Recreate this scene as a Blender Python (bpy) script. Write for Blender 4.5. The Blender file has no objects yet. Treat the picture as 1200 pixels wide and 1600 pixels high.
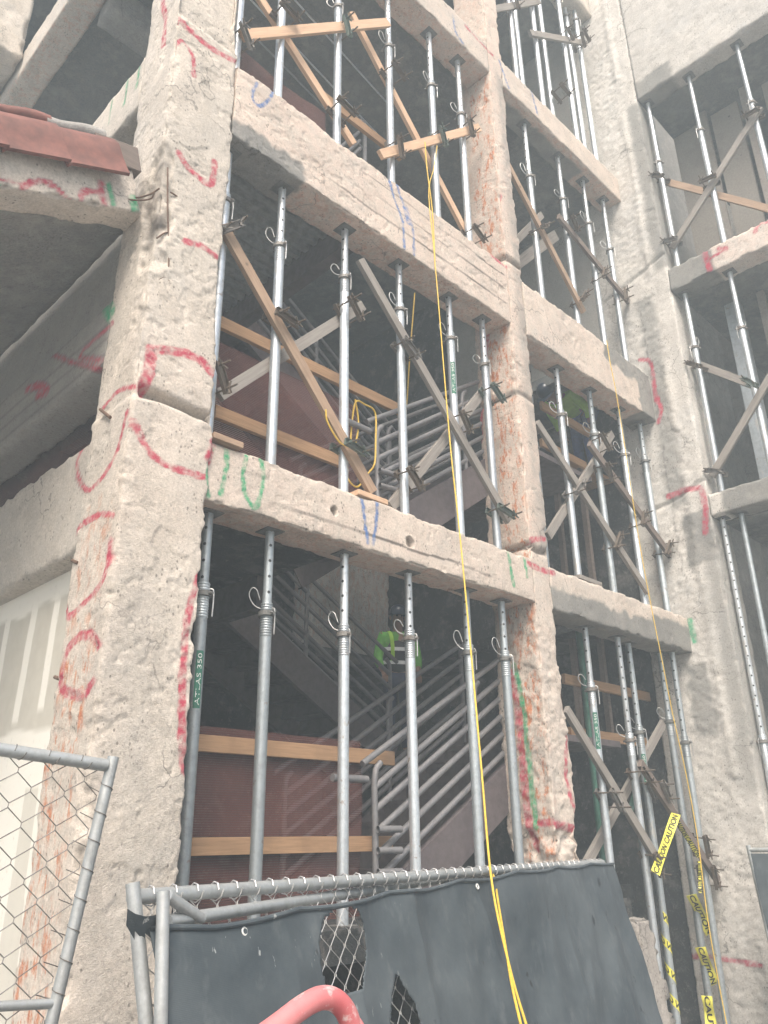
import bpy, bmesh, math, random
import numpy as np
from mathutils import Vector, Matrix
random.seed(7)
S = bpy.context.scene
COL = S.collection
R = math.radians

# ------------------------------------------------------------------ camera model
F = 1265.26
def _n(a): return a / np.linalg.norm(a)
CU = _n(np.array([-45., -3110., F])); CX = _n(np.array([1365., 495., F])); CY = np.cross(CU, CX)
CAM = np.array([-1.8675, -3.8733, 1.6])
GZ = -0.35                                             # street level
def ray(p):
    r = np.array([p[0] - 600., p[1] - 800., F]); return np.array([r @ CX, r @ CY, r @ CU])
def hit(p, ax, v):                                      # where a sight line meets the plane axis = v
    r = ray(p); t = (v - CAM[ax]) / r[ax]; return CAM + t * r
def fwd(ax): return (CX[ax], CY[ax], CU[ax])
cam = bpy.data.objects.new('camera', bpy.data.cameras.new('camera')); COL.objects.link(cam)
cam.data.sensor_fit = 'VERTICAL'; cam.data.sensor_height = 24; cam.data.lens = F / 1600 * 24
cam.data.clip_end = 2000; cam.data.clip_start = 0.05
m = Matrix.Identity(4)
for i, c in enumerate((fwd(0), [-v for v in fwd(1)], [-v for v in fwd(2)])):
    for j in range(3): m[j][i] = c[j]
for j in range(3): m[j][3] = CAM[j]
cam.matrix_world = m; S.camera = cam

# ------------------------------------------------------------------ numpy noise
def _hash(ix, iy, iz, s):
    h = (ix * 374761393 + iy * 668265263 + iz * 2147483647 * 3 + s * 974711) & 0xffffffff
    h = ((h ^ (h >> 13)) * 1274126177) & 0xffffffff
    h = ((h ^ (h >> 16)) * 2246822519) & 0xffffffff
    return ((h ^ (h >> 15)) & 0xffffff) / float(0xffffff)
def vnoise(P, f, s=0):                                  # value noise in -1..1
    Q = P * f + 1000.0; I = np.floor(Q).astype(np.int64); T = Q - I; T = T * T * (3 - 2 * T)
    r = 0
    for dx in (0, 1):
        for dy in (0, 1):
            for dz in (0, 1):
                w = (T[:, 0] if dx else 1 - T[:, 0]) * (T[:, 1] if dy else 1 - T[:, 1]) * (T[:, 2] if dz else 1 - T[:, 2])
                r = r + w * _hash(I[:, 0] + dx, I[:, 1] + dy, I[:, 2] + dz, s)
    return r * 2 - 1
def fbm(P, f, o=3, s=0):
    a, t = 1, 0
    for k in range(o): t = t + a * vnoise(P, f * 2 ** k, s + k); a *= .5
    return t
def smooth(a, b, x):
    t = np.clip((x - a) / (b - a), 0, 1); return t * t * (3 - 2 * t)

# ------------------------------------------------------------------ materials
def mat(name):
    mt = bpy.data.materials.new(name); mt.use_nodes = True
    nt = mt.node_tree; b = nt.nodes['Principled BSDF']; return mt, nt, b
class NB:
    def __init__(s, nt): s.nt = nt; s._pos = None
    def n(s, t, **kw):
        x = s.nt.nodes.new(t)
        for k, v in kw.items(): setattr(x, k, v)
        return x
    def link(s, a, b): s.nt.links.new(a, b)
    def pos(s, obj=False):
        if obj: return s.n('ShaderNodeTexCoord').outputs['Object']
        if s._pos is None: s._pos = s.n('ShaderNodeNewGeometry').outputs['Position']
        return s._pos
    def noise(s, scale, detail=4, rough=.55, vec=None, stretch=None, dist=0):
        x = s.n('ShaderNodeTexNoise'); x.inputs['Scale'].default_value = scale; x.inputs['Detail'].default_value = detail
        x.inputs['Roughness'].default_value = rough; x.inputs['Distortion'].default_value = dist
        v = vec if vec is not None else s.pos()
        if stretch:
            mp = s.n('ShaderNodeMapping'); mp.inputs['Scale'].default_value = stretch; s.link(v, mp.inputs['Vector']); v = mp.outputs[0]
        s.link(v, x.inputs['Vector']); return x.outputs['Fac']
    def ramp(s, fac, a, b, ca=(0, 0, 0, 1), cb=(1, 1, 1, 1)):
        x = s.n('ShaderNodeValToRGB'); e = x.color_ramp.elements
        e[0].position = a; e[1].position = b; e[0].color = ca; e[1].color = cb
        s.link(fac, x.inputs[0]); return x.outputs['Color']
    def mix(s, fac, a, b, mode='MIX'):
        x = s.n('ShaderNodeMix', data_type='RGBA', blend_type=mode)
        for k, v in ((0, fac), (6, a), (7, b)):
            if isinstance(v, (int, float)): x.inputs[k].default_value = v
            elif isinstance(v, tuple): x.inputs[k].default_value = (*v, 1) if len(v) == 3 else v
            else: s.link(v, x.inputs[k])
        return x.outputs[2]
    def math(s, op, a, b=0, c=0):
        x = s.n('ShaderNodeMath', operation=op)
        for k, v in enumerate((a, b, c)):
            if isinstance(v, (int, float)): x.inputs[k].default_value = v
            else: s.link(v, x.inputs[k])
        return x.outputs[0]
    def sep(s, v):
        x = s.n('ShaderNodeSeparateXYZ'); s.link(v, x.inputs[0]); return x.outputs
    def bump(s, h, strength, dist, b, prev=None):
        x = s.n('ShaderNodeBump'); x.inputs['Strength'].default_value = strength; x.inputs['Distance'].default_value = dist
        s.link(h, x.inputs['Height'])
        if prev is not None: s.link(prev, x.inputs['Normal'])
        if b is not None: s.link(x.outputs[0], b.inputs['Normal'])
        return x.outputs[0]

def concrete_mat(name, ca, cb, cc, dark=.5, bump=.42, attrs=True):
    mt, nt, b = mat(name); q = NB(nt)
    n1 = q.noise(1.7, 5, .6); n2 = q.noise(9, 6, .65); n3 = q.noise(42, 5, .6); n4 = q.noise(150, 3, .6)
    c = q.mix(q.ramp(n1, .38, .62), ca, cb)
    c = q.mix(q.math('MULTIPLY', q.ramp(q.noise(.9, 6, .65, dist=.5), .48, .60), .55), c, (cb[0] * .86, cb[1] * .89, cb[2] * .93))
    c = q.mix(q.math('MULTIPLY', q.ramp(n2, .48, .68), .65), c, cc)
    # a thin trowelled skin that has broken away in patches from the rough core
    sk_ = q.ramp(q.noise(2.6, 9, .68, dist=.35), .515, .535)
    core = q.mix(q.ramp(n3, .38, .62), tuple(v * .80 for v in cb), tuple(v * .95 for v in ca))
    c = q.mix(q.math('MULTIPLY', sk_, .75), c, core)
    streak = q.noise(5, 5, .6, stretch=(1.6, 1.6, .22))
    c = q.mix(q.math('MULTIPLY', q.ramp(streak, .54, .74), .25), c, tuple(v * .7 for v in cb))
    if attrs:
        at = q.n('ShaderNodeAttribute', attribute_name='mask'); ms = q.n('ShaderNodeSeparateColor'); q.link(at.outputs['Color'], ms.inputs[0])
        c = q.mix(q.math('MULTIPLY', at.outputs['Alpha'], q.ramp(n2, .25, .6)), c, (.68, .515, .43))
        br = q.ramp(q.noise(13, 6, .7, stretch=(1.5, 1.5, .55)), .50, .60)
        brc = q.mix(q.ramp(n3, .4, .6), (.50, .17, .085), (.62, .30, .17))
        c = q.mix(q.math('MULTIPLY', ms.outputs[0], br), c, brc)
        gc = q.mix(q.ramp(n1, .3, .7), (.20, .20, .19), (.29, .285, .268))
        c = q.mix(q.math('MULTIPLY', ms.outputs[1], q.ramp(n2, .0, .2)), c, gc)
    c = q.mix(1.0, c, q.ramp(q.noise(62, 6, .72), .36, .66, (.80, .79, .775, 1), (1.06, 1.06, 1.06, 1)), 'MULTIPLY')
    c = q.mix(q.math('MULTIPLY', q.ramp(q.noise(11, 9, .74, dist=.5), .57, .63), .38), c, (.32, .29, .26))
    vo = q.n('ShaderNodeTexVoronoi'); vo.inputs['Scale'].default_value = 34; vo.inputs['Randomness'].default_value = 1
    mpv = q.n('ShaderNodeMapping'); mpv.inputs['Scale'].default_value = (1, 1, .7); q.link(q.pos(), mpv.inputs['Vector']); q.link(mpv.outputs[0], vo.inputs['Vector'])
    vpit = q.math('MULTIPLY', q.ramp(vo.outputs['Distance'], .16, .27, (1, 1, 1, 1), (0, 0, 0, 1)), q.ramp(q.noise(4.2, 5, .65), .50, .58))
    vc = q.n('ShaderNodeTexVoronoi', feature='DISTANCE_TO_EDGE'); vc.inputs['Scale'].default_value = 1.5
    nz_ = q.n('ShaderNodeTexNoise'); nz_.inputs['Scale'].default_value = 5; nz_.inputs['Detail'].default_value = 5; q.link(q.pos(), nz_.inputs['Vector'])
    wv = q.n('ShaderNodeVectorMath', operation='MULTIPLY_ADD'); q.link(nz_.outputs['Color'], wv.inputs[0]); wv.inputs[1].default_value = (.35, .35, .35); q.link(q.pos(), wv.inputs[2]); q.link(wv.outputs[0], vc.inputs['Vector'])
    crack = q.math('MULTIPLY', q.ramp(vc.outputs['Distance'], .003, .010, (1, 1, 1, 1), (0, 0, 0, 1)), q.ramp(q.noise(1.3, 3, .5), .54, .60))
    c = q.mix(q.math('MULTIPLY', vpit, dark * 1.35), c, (.12, .105, .09))
    c = q.mix(q.math('MULTIPLY', crack, .6), c, (.10, .09, .08))
    pit = q.ramp(n3, .56, .66)
    pm = q.ramp(q.noise(6, 4, .6), .42, .6)
    c = q.mix(q.math('MULTIPLY', q.math('MULTIPLY', pit, pm), dark), c, (.15, .13, .115))
    c = q.mix(q.math('MULTIPLY', q.ramp(q.noise(3.1, 6, .7), .52, .66), .30), c, (.42, .385, .35))
    if attrs:
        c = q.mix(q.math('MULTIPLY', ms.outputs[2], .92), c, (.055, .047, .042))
        pa = q.n('ShaderNodeAttribute', attribute_name='paint')
        sp = q.ramp(n3, .30, .52)
        fac = q.math('MULTIPLY', pa.outputs['Alpha'], q.math('ADD', q.math('MULTIPLY', sp, .5), .5))
        c = q.mix(fac, c, pa.outputs['Color'])
    q.link(c, b.inputs['Base Color']); b.inputs['Roughness'].default_value = .92
    b.inputs['Specular IOR Level'].default_value = .25
    n5 = q.noise(58, 8, .72, dist=.4)
    h = q.math('ADD', q.math('MULTIPLY', n2, .12), q.math('ADD', q.math('ADD', q.math('MULTIPLY', n5, .35), q.math('MULTIPLY', q.ramp(n5, .43, .54), .32)), q.math('ADD', q.math('MULTIPLY', q.ramp(n3, .60, .50), .18), q.math('ADD', q.math('MULTIPLY', sk_, -.22), q.math('MULTIPLY', vpit, -.30)))))
    reg = q.math('ADD', q.math('MULTIPLY', q.ramp(q.noise(1.5, 5, .6, dist=.3), .47, .57), .80), .20)
    h = q.math('MULTIPLY', h, reg)
    p = q.bump(h, bump * .95, .018, None); q.bump(n4, .7, .008, b, p)
    return mt
M = {}
M['concrete'] = concrete_mat('weathered_concrete', (.68, .61, .53), (.57, .52, .455), (.73, .665, .59))
M['concrete_grey'] = concrete_mat('grey_concrete', (.69, .66, .61), (.59, .565, .525), (.74, .705, .655))
M['concrete_dark'] = concrete_mat('shaded_concrete', (.045, .05, .053), (.03, .034, .036), (.07, .075, .076), attrs=False)  # darkened twin of the slab concrete; interior shade put into its colour
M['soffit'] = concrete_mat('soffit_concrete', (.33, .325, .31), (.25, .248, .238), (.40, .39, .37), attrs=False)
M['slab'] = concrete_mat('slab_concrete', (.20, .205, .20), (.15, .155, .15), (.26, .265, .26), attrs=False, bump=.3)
M['street'] = concrete_mat('street_concrete', (.36, .345, .325), (.30, .285, .27), (.40, .385, .36), attrs=False, bump=.2)

def metal_mat(name, col, rough, metallic=.75, holes=False, spots=.5, dark=None):
    mt, nt, b = mat(name); q = NB(nt)
    n1 = q.noise(14, 5, .65); n2 = q.noise(60, 4, .6, stretch=(1, 1, .5))
    dk = dark or tuple(v * .55 for v in col)
    c = q.mix(q.math('MULTIPLY', q.ramp(n1, .42, .66), spots), col, dk)
    c = q.mix(q.math('MULTIPLY', q.ramp(n2, .58, .70), spots * .7), c, tuple(min(1, v * 1.35) for v in col))
    if metallic > .62:
        oi = q.n('ShaderNodeObjectInfo'); v_ = q.math('ADD', q.math('MULTIPLY', oi.outputs['Random'], .5), .75)
        cm = q.n('ShaderNodeCombineColor'); [q.link(v_, cm.inputs[i]) for i in range(3)]
        c = q.mix(1.0, c, cm.outputs[0], 'MULTIPLY')
        c = q.mix(q.math('MULTIPLY', q.ramp(q.noise(7, 7, .7, stretch=(1, 1, .5)), .60, .64), .7), c, (.52, .50, .46))
        c = q.mix(q.math('MULTIPLY', q.ramp(q.noise(19, 6, .7), .62, .68), .6), c, (.22, .12, .06))
    if holes:
        x, y, z = q.sep(q.pos(True))
        fz = q.math('MULTIPLY', q.math('SUBTRACT', q.math('FRACT', q.math('MULTIPLY', z, 9.5)), .5), .105)
        d = q.math('SQRT', q.math('ADD', q.math('MULTIPLY', fz, fz), q.math('MULTIPLY', x, x)))
        hm = q.math('LESS_THAN', d, .0098)
        c = q.mix(hm, c, (.004, .004, .005))
        q.link(q.math('MULTIPLY', q.math('SUBTRACT', 1.0, hm), metallic), b.inputs['Metallic'])
    else: b.inputs['Metallic'].default_value = metallic
    q.link(c, b.inputs['Base Color'])
    q.link(q.ramp(n1, .3, .7, (rough * .8,) * 3 + (1,), (min(1, rough * 1.5),) * 3 + (1,)), b.inputs['Roughness'])
    q.bump(n2, .25, .002, b)
    return mt
M['galv'] = metal_mat('galvanised_tube', (.60, .64, .67), .38, .7)
M['galv_dull'] = metal_mat('dull_galvanised_tube', (.42, .46, .48), .45, .65)
M['inner'] = metal_mat('drilled_inner_tube', (.60, .63, .65), .40, .7, holes=True)
M['inner_dull'] = metal_mat('dull_drilled_tube', (.40, .44, .46), .45, .65, holes=True)
M['plate'] = metal_mat('dark_plate', (.20, .20, .19), .6, .5)
M['wire'] = metal_mat('bright_wire', (.50, .50, .49), .45, .7)
M['rust'] = metal_mat('rusty_clamp', (.15, .125, .10), .75, .35, dark=(.11, .065, .04))
M['rust_green'] = metal_mat('green_clamp', (.13, .17, .15), .7, .3, dark=(.10, .08, .06))
M['clamp_grey'] = metal_mat('grey_clamp', (.24, .23, .215), .65, .5, dark=(.14, .10, .075))
M['stair'] = metal_mat('primed_stair_steel', (.135, .112, .114), .6, .15, spots=.35)
M['rail'] = metal_mat('grey_rail_steel', (.215, .21, .215), .5, .25, spots=.4)
M['fence_pipe'] = metal_mat('fence_pipe', (.44, .46, .46), .5, .6, dark=(.22, .225, .22))
M['greensteel'] = metal_mat('green_steel', (.05, .15, .11), .6, .3)
M['rebar'] = metal_mat('rebar', (.16, .10, .07), .8, .3)
def plain(name, col, rough=.7, var=.25, sc=20, bump=.1, metallic=0, stretch=None):
    mt, nt, b = mat(name); q = NB(nt)
    n = q.noise(sc, 5, .6, stretch=stretch); c = q.mix(q.ramp(n, .35, .68), col, tuple(v * (1 - var) for v in col))
    q.link(c, b.inputs['Base Color']); b.inputs['Roughness'].default_value = rough; b.inputs['Metallic'].default_value = metallic
    q.bump(n, bump, .004, b); return mt
def wood(name, ca, cb):
    mt, nt, b = mat(name); q = NB(nt)
    oi = q.n('ShaderNodeObjectInfo')
    ad = q.n('ShaderNodeVectorMath', operation='ADD'); q.link(q.pos(True), ad.inputs[0])
    cm = q.n('ShaderNodeCombineXYZ'); q.link(q.math('MULTIPLY', oi.outputs['Random'], 30), cm.inputs[1]); q.link(cm.outputs[0], ad.inputs[1])
    g = q.noise(7, 6, .7, vec=ad.outputs[0], stretch=(.35, 6, 6), dist=.6); f = q.noise(3, 4, .6, vec=ad.outputs[0])
    g2 = q.noise(40, 4, .6, vec=ad.outputs[0], stretch=(.12, 3, 3))
    c = q.mix(q.ramp(g, .35, .65), ca, cb); c = q.mix(q.math('MULTIPLY', q.ramp(g2, .5, .7), .4), c, tuple(v * .55 for v in cb))
    c = q.mix(q.math('MULTIPLY', q.ramp(f, .55, .72), .45), c, tuple(v * .6 for v in cb))
    vo = q.n('ShaderNodeTexVoronoi'); vo.inputs['Scale'].default_value = 3.2; q.link(ad.outputs[0], vo.inputs['Vector'])
    c = q.mix(q.ramp(vo.outputs['Distance'], .03, .07, (1, 1, 1, 1), (0, 0, 0, 1)), c, tuple(v * .35 for v in cb))
    q.link(c, b.inputs['Base Color']); b.inputs['Roughness'].default_value = .8; q.bump(g2, .3, .003, b); return mt
M['wood_fresh'] = wood('fresh_timber', (.66, .46, .31), (.54, .34, .21))
M['wood_tan'] = wood('tan_timber', (.40, .28, .19), (.30, .20, .135))
M['wood_grey'] = wood('weathered_timber', (.30, .275, .245), (.21, .185, .165))
M['wood_rail'] = wood('guardrail_timber', (.46, .28, .155), (.34, .20, .105))
M['wood_dark'] = wood('dark_timber', (.19, .15, .125), (.13, .10, .085))
M['tile'] = plain('clay_tile', (.205, .078, .06), .75, .5, 9, .35)
M['mortar'] = concrete_mat('mortar', (.42, .40, .38), (.30, .285, .27), (.5, .48, .45), attrs=False)
M['yellow'] = plain('yellow_rope', (.75, .50, .07), .6, .3, 60)
M['label'] = plain('green_label', (.02, .16, .10), .5, .35, 30)
M['white'] = plain('white_print', (.75, .76, .74), .6, .15, 40)
M['tape'] = plain('yellow_tape', (.80, .74, .10), .4, .15, 15)
M['black'] = plain('black_print', (.012, .012, .012), .5, .2, 30)
M['redpaint'] = None
mt, nt, b = mat('chalky_red_paint'); q = NB(nt)
n = q.noise(16, 6, .65); n2 = q.noise(5, 4, .6); n3 = q.noise(70, 3, .5)
c = q.mix(q.ramp(n2, .35, .65), (.50, .10, .11), (.56, .22, .22)); c = q.mix(q.math('MULTIPLY', q.ramp(n, .55, .64), .8), c, (.66, .58, .56))
q.link(c, b.inputs['Base Color']); b.inputs['Roughness'].default_value = .55; q.bump(n, .3, .004, b); M['redpaint'] = mt
# windscreen cloth: dark, dusty, splashed with paint
mt, nt, b = mat('dark_windscreen_cloth'); q = NB(nt)
n = q.noise(3, 5, .6); n2 = q.noise(16, 5, .65, stretch=(1, 1, .45)); n3 = q.noise(7, 3, .5)
c = q.mix(q.ramp(q.noise(1.6, 7, .68), .36, .66), (.042, .056, .066), (.092, .110, .119))
c = q.mix(q.math('MULTIPLY', q.ramp(n2, .55, .75), .45), c, (.15, .165, .17))
sp = q.noise(21, 4, .6, stretch=(1.5, 1.5, .55)); x, y, z = q.sep(q.pos())
lm = q.ramp(q.math('ADD', q.math('MULTIPLY', x, -.35), .35), .18, .55)
c = q.mix(q.math('MULTIPLY', q.math('MULTIPLY', q.ramp(sp, .665, .69), lm), .6), c, (.48, .50, .49))
c = q.mix(q.math('MULTIPLY', q.ramp(q.noise(11, 3, .5), .70, .74), .7), c, (.012, .014, .016))
q.link(c, b.inputs['Base Color']); b.inputs['Roughness'].default_value = .85
w = q.n('ShaderNodeTexWave', bands_direction='Z'); w.inputs['Scale'].default_value = 90; q.link(q.pos(), w.inputs['Vector'])
p = q.bump(n2, .25, .01, None); q.bump(w.outputs['Fac'], .12, .002, b, p); M['cloth'] = mt
# red debris netting: woven, partly open
mt, nt, b = mat('red_debris_netting'); q = NB(nt)
n = q.noise(3.5, 4, .6); q.link(q.mix(q.ramp(n, .35, .65), (.19, .075, .062), (.145, .056, .047)), b.inputs['Base Color']); b.inputs['Roughness'].default_value = .8
w = q.n('ShaderNodeTexWave', bands_direction='Z'); w.inputs['Scale'].default_value = 22; q.link(q.pos(), w.inputs['Vector'])
al = q.math('ADD', q.math('MULTIPLY', w.outputs['Fac'], .45), .30); q.link(al, b.inputs['Alpha']); M['net'] = mt
mt, nt, b = mat('drywall_board'); q = NB(nt)
at = q.n('ShaderNodeAttribute', attribute_name='mask'); ms = q.n('ShaderNodeSeparateColor'); q.link(at.outputs['Color'], ms.inputs[0])
n = q.noise(7, 5, .6); c = q.mix(q.ramp(n, .35, .65), (.47, .44, .375), (.52, .49, .42)); n2 = q.noise(24, 5, .6)
c = q.mix(q.math('MULTIPLY', ms.outputs[0], q.ramp(n2, .15, .4)), c, (.74, .71, .635))
q.link(c, b.inputs['Base Color']); b.inputs['Roughness'].default_value = .85; q.bump(n2, .08, .004, b); M['drywall'] = mt
M['skin'] = plain('skin', (.30, .17, .11), .5, .1, 30)
M['hivis'] = plain('green_shirt', (.13, .42, .05), .8, .25, 18, .3)
M['hivis2'] = plain('lime_vest', (.36, .66, .05), .8, .2, 18, .3)
M['vest_dark'] = plain('dark_vest', (.02, .022, .028), .8, .3, 18, .3)
M['reflect'] = plain('reflective_band', (.75, .77, .76), .35, .1, 40)
M['jeans'] = plain('blue_jeans', (.018, .03, .08), .85, .4, 24, .3)
M['denim'] = plain('faded_denim', (.045, .085, .26), .85, .5, 30, .4)
M['helmet'] = plain('dark_blue_helmet', (.018, .028, .05), .3, .2, 10, 0)
M['hair'] = plain('dark_hair', (.015, .012, .01), .7, .3, 60)
M['boot'] = plain('brown_boot', (.10, .06, .035), .7, .3, 30)
M['dirt'] = concrete_mat('broken_masonry', (.46, .43, .39), (.36, .33, .30), (.54, .50, .46), dark=.7, bump=1.0)
M['ply'] = wood('plywood', (.30, .275, .24), (.22, .20, .175))
M['deck'] = metal_mat('steel_deck', (.42, .44, .44), .6, .4)

# ------------------------------------------------------------------ object helpers
def tag(o, label, cat, group=None, kind=None):
    if label: o['label'] = label
    if cat: o['category'] = cat
    if group: o['group'] = group
    if kind: o['kind'] = kind
    return o
def thing(name, label, cat, loc=(0, 0, 0), group=None, rot=None):
    o = bpy.data.objects.new(name, None); COL.objects.link(o); o.location = loc; o.empty_display_size = .1
    if rot is not None: o.rotation_euler = rot
    return tag(o, label, cat, group)
def mesh_obj(name, verts, faces, material, parent=None, sm=False, loc=None):
    me = bpy.data.meshes.new(name); me.from_pydata([tuple(v) for v in verts], [], faces); me.update()
    return link_mesh(name, me, material, parent, sm, loc)
def link_mesh(name, me, material, parent=None, sm=False, loc=None):
    if material is not None: me.materials.append(material)
    if sm: me.polygons.foreach_set('use_smooth', [True] * len(me.polygons))
    o = bpy.data.objects.new(name, me); COL.objects.link(o)
    if parent: o.parent = parent
    if loc is not None: o.location = loc
    return o
class MB:
    """collects simple shapes into one mesh"""
    def __init__(s): s.v = []; s.f = []
    def add(s, v, f):
        k = len(s.v); s.v += [Vector(a) for a in v]; s.f += [tuple(i + k for i in p) for p in f]; return s
    def box(s, lo, hi, mtx=None, bev=0):
        x0, y0, z0 = lo; x1, y1, z1 = hi
        if bev:
            bm = bmesh.new(); bmesh.ops.create_cube(bm, size=1)
            for v in bm.verts: v.co = Vector((x0 + (v.co.x + .5) * (x1 - x0), y0 + (v.co.y + .5) * (y1 - y0), z0 + (v.co.z + .5) * (z1 - z0)))
            bmesh.ops.bevel(bm, geom=bm.edges[:], offset=bev, segments=2, affect='EDGES', profile=.6)
            bm.verts.ensure_lookup_table(); bm.verts.index_update()
            v = [w.co.copy() for w in bm.verts]; f = [[w.index for w in p.verts] for p in bm.faces]; bm.free()
        else:
            v = [Vector(c) for c in ((x0, y0, z0), (x1, y0, z0), (x1, y1, z0), (x0, y1, z0), (x0, y0, z1), (x1, y0, z1), (x1, y1, z1), (x0, y1, z1))]
            f = [(0, 3, 2, 1), (4, 5, 6, 7), (0, 1, 5, 4), (1, 2, 6, 5), (2, 3, 7, 6), (3, 0, 4, 7)]
        if mtx is not None: v = [mtx @ a for a in v]
        return s.add(v, f)
    def tube(s, pts, r, n=8, cap=True):
        pts = [Vector(p) for p in pts]; L = len(pts); rr = r if isinstance(r, (list, tuple)) else [r] * L
        v = []; prev = None
        for i, p in enumerate(pts):
            t = (pts[min(i + 1, L - 1)] - pts[max(i - 1, 0)]).normalized()
            if prev is None:
                a = Vector((0, 0, 1)) if abs(t.z) < .9 else Vector((1, 0, 0)); u = t.cross(a).normalized()
            else: u = (prev - t * prev.dot(t)).normalized()
            prev = u; w = t.cross(u)
            for k in range(n):
                an = 2 * math.pi * k / n; v.append(p + (u * math.cos(an) + w * math.sin(an)) * rr[i])
        f = [(i * n + k, i * n + (k + 1) % n, (i + 1) * n + (k + 1) % n, (i + 1) * n + k) for i in range(L - 1) for k in range(n)]
        if cap: f += [tuple(range(n - 1, -1, -1)), tuple(range((L - 1) * n, L * n))]
        return s.add(v, f)
    def build(s, name, material, parent=None, sm=False, loc=None):
        o = mesh_obj(name, s.v, s.f, material, parent, sm, loc)
        if sm:
            try: o.data.set_sharp_from_angle(angle=R(38))
            except Exception: pass
        return o
def copy_tree(o, parent=None):
    c = o.copy(); COL.objects.link(c); c.parent = parent
    for ch in list(o.children): copy_tree(ch, c)
    return c
def curve_pts(pts, n=8):                                # Catmull-Rom through points
    P = [Vector(p) for p in pts]; P = [P[0] * 2 - P[1]] + P + [P[-1] * 2 - P[-2]]; out = []
    for i in range(1, len(P) - 2):
        a, b, c, d = P[i - 1:i + 3]
        for k in range(n):
            t = k / n; out.append(.5 * ((2 * b) + (c - a) * t + (2 * a - 5 * b + 4 * c - d) * t * t + (3 * b - a - 3 * c + d) * t ** 3))
    out.append(P[-2]); return out
FONT = {}
def text_mesh(s, size, bold=0.):
    """letters as verts (x along, y up, z 0) and faces"""
    cu = bpy.data.curves.new('text', 'FONT'); cu.body = s; cu.size = size; cu.resolution_u = 3; cu.offset = bold
    o = bpy.data.objects.new('text', cu); COL.objects.link(o)
    dg = bpy.context.evaluated_depsgraph_get(); dg.update()
    me = bpy.data.meshes.new_from_object(o.evaluated_get(dg))
    v = [x.co.copy() for x in me.vertices]; f = [tuple(p.vertices) for p in me.polygons]
    bpy.data.objects.remove(o); bpy.data.curves.remove(cu); bpy.data.meshes.remove(me)
    w = max(a.x for a in v) if v else 0
    return v, f, w

# ------------------------------------------------------------------ spray paint strokes
RED, GRN, BLU = (.45, .03, .075), (.02, .33, .15), (.06, .16, .40)
FR = (1, 0.0); LF = (0, 0.0); CF = (0, 6.84); BS = (0, 3.87)
strokes = []                                            # (axis, value, colour, 3-D points, half width)
def st(pl, col, px, w=.022): strokes.append((pl[0], pl[1], col, [hit(p, *pl) for p in px], w * (.72 if pl == LF else .86)))
st(FR, RED, [(267, 0), (262, 20), (256, 60), (252, 80)], .03)
st(FR, RED, [(270, 32), (280, 30), (300, 50), (333, 77), (367, 95), (400, 113)], .03)
st(FR, RED, [(272, 72), (283, 63), (295, 75), (302, 90), (302, 117)], .02)
st(FR, RED, [(280, 240), (290, 257), (307, 273), (330, 288), (335, 253)], .028)
st(FR, RED, [(290, 377), (315, 385), (342, 402)], .026)
st(FR, RED, [(236, 545), (260, 547), (290, 552), (315, 565), (332, 582)], .034)
st(FR, RED, [(238, 548), (234, 570), (230, 592), (222, 610)], .04)
st(FR, RED, [(205, 662), (218, 688), (238, 716), (268, 734), (312, 746)], .026)
st(FR, RED, [(330, 693), (322, 720)], .035)
st(FR, RED, [(307, 905), (295, 945), (287, 985), (284, 1030), (282, 1070), (281, 1110), (280, 1160), (284, 1205)], .027)
st(FR, GRN, [(332, 700), (322, 725), (320, 750), (325, 775)], .018); st(FR, GRN, [(355, 695), (353, 730), (345, 772)], .018)
st(FR, GRN, [(386, 710), (380, 740), (384, 772), (398, 793), (408, 772), (412, 745), (408, 716)], .018)
st(FR, BLU, [(565, 775), (570, 812), (575, 848)], .017); st(FR, BLU, [(590, 782), (588, 815), (583, 850)], .017)
st(FR, GRN, [(794, 862), (798, 888), (803, 915)], .022); st(FR, GRN, [(819, 872), (824, 900)], .02)
st(FR, RED, [(825, 846), (838, 842), (851, 842)], .03); st(FR, RED, [(826, 880), (845, 890), (866, 896)], .03)
st(FR, BLU, [(402, 130), (394, 145), (398, 160), (408, 165), (420, 155), (428, 141)], .016)
st(FR, BLU, [(608, 278), (616, 310), (629, 345), (632, 388)], .016); st(FR, BLU, [(620, 287), (631, 320), (644, 352), (648, 398)], .016)
st(FR, BLU, [(634, 326), (638, 345)], .04)
st(FR, RED, [(768, 398), (790, 416)], .03); st(FR, RED, [(783, 305), (776, 330), (770, 352)], .024); st(FR, RED, [(758, 360), (769, 368), (763, 388)], .03)
st(FR, BLU, [(780, 95), (795, 137)], .018); st(FR, BLU, [(830, 140), (840, 178)], .018); st(FR, BLU, [(708, 25), (712, 50), (724, 68)], .018)
st(FR, RED, [(728, 40), (747, 62), (770, 86)], .022)
st(FR, RED, [(884, 1150), (881, 1190), (887, 1240), (898, 1282)], .02); st(FR, RED, [(868, 1288), (880, 1290), (902, 1298)], .032)
st(BS, GRN, [(803, 1040), (815, 1090), (822, 1150), (830, 1220), (837, 1292)], .028)
st(BS, RED, [(796, 1050), (808, 1100), (817, 1200), (827, 1290), (836, 1325)], .038)
st(BS, RED, [(762, 520), (758, 560), (757, 600)], .03); st(BS, RED, [(752, 640), (752, 690)], .025); st(BS, RED, [(842, 1286), (862, 1284)], .03)
st(LF, RED, [(214, 603), (185, 611), (160, 638)], .024)
st(LF, RED, [(128, 700), (121, 722), (124, 748), (142, 767), (166, 746), (188, 705), (203, 645)], .022)
st(LF, RED, [(122, 828), (140, 816), (160, 806), (182, 807)], .026)
st(LF, RED, [(178, 845), (172, 890), (160, 918), (135, 945), (112, 964), (106, 942)], .028)
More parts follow.
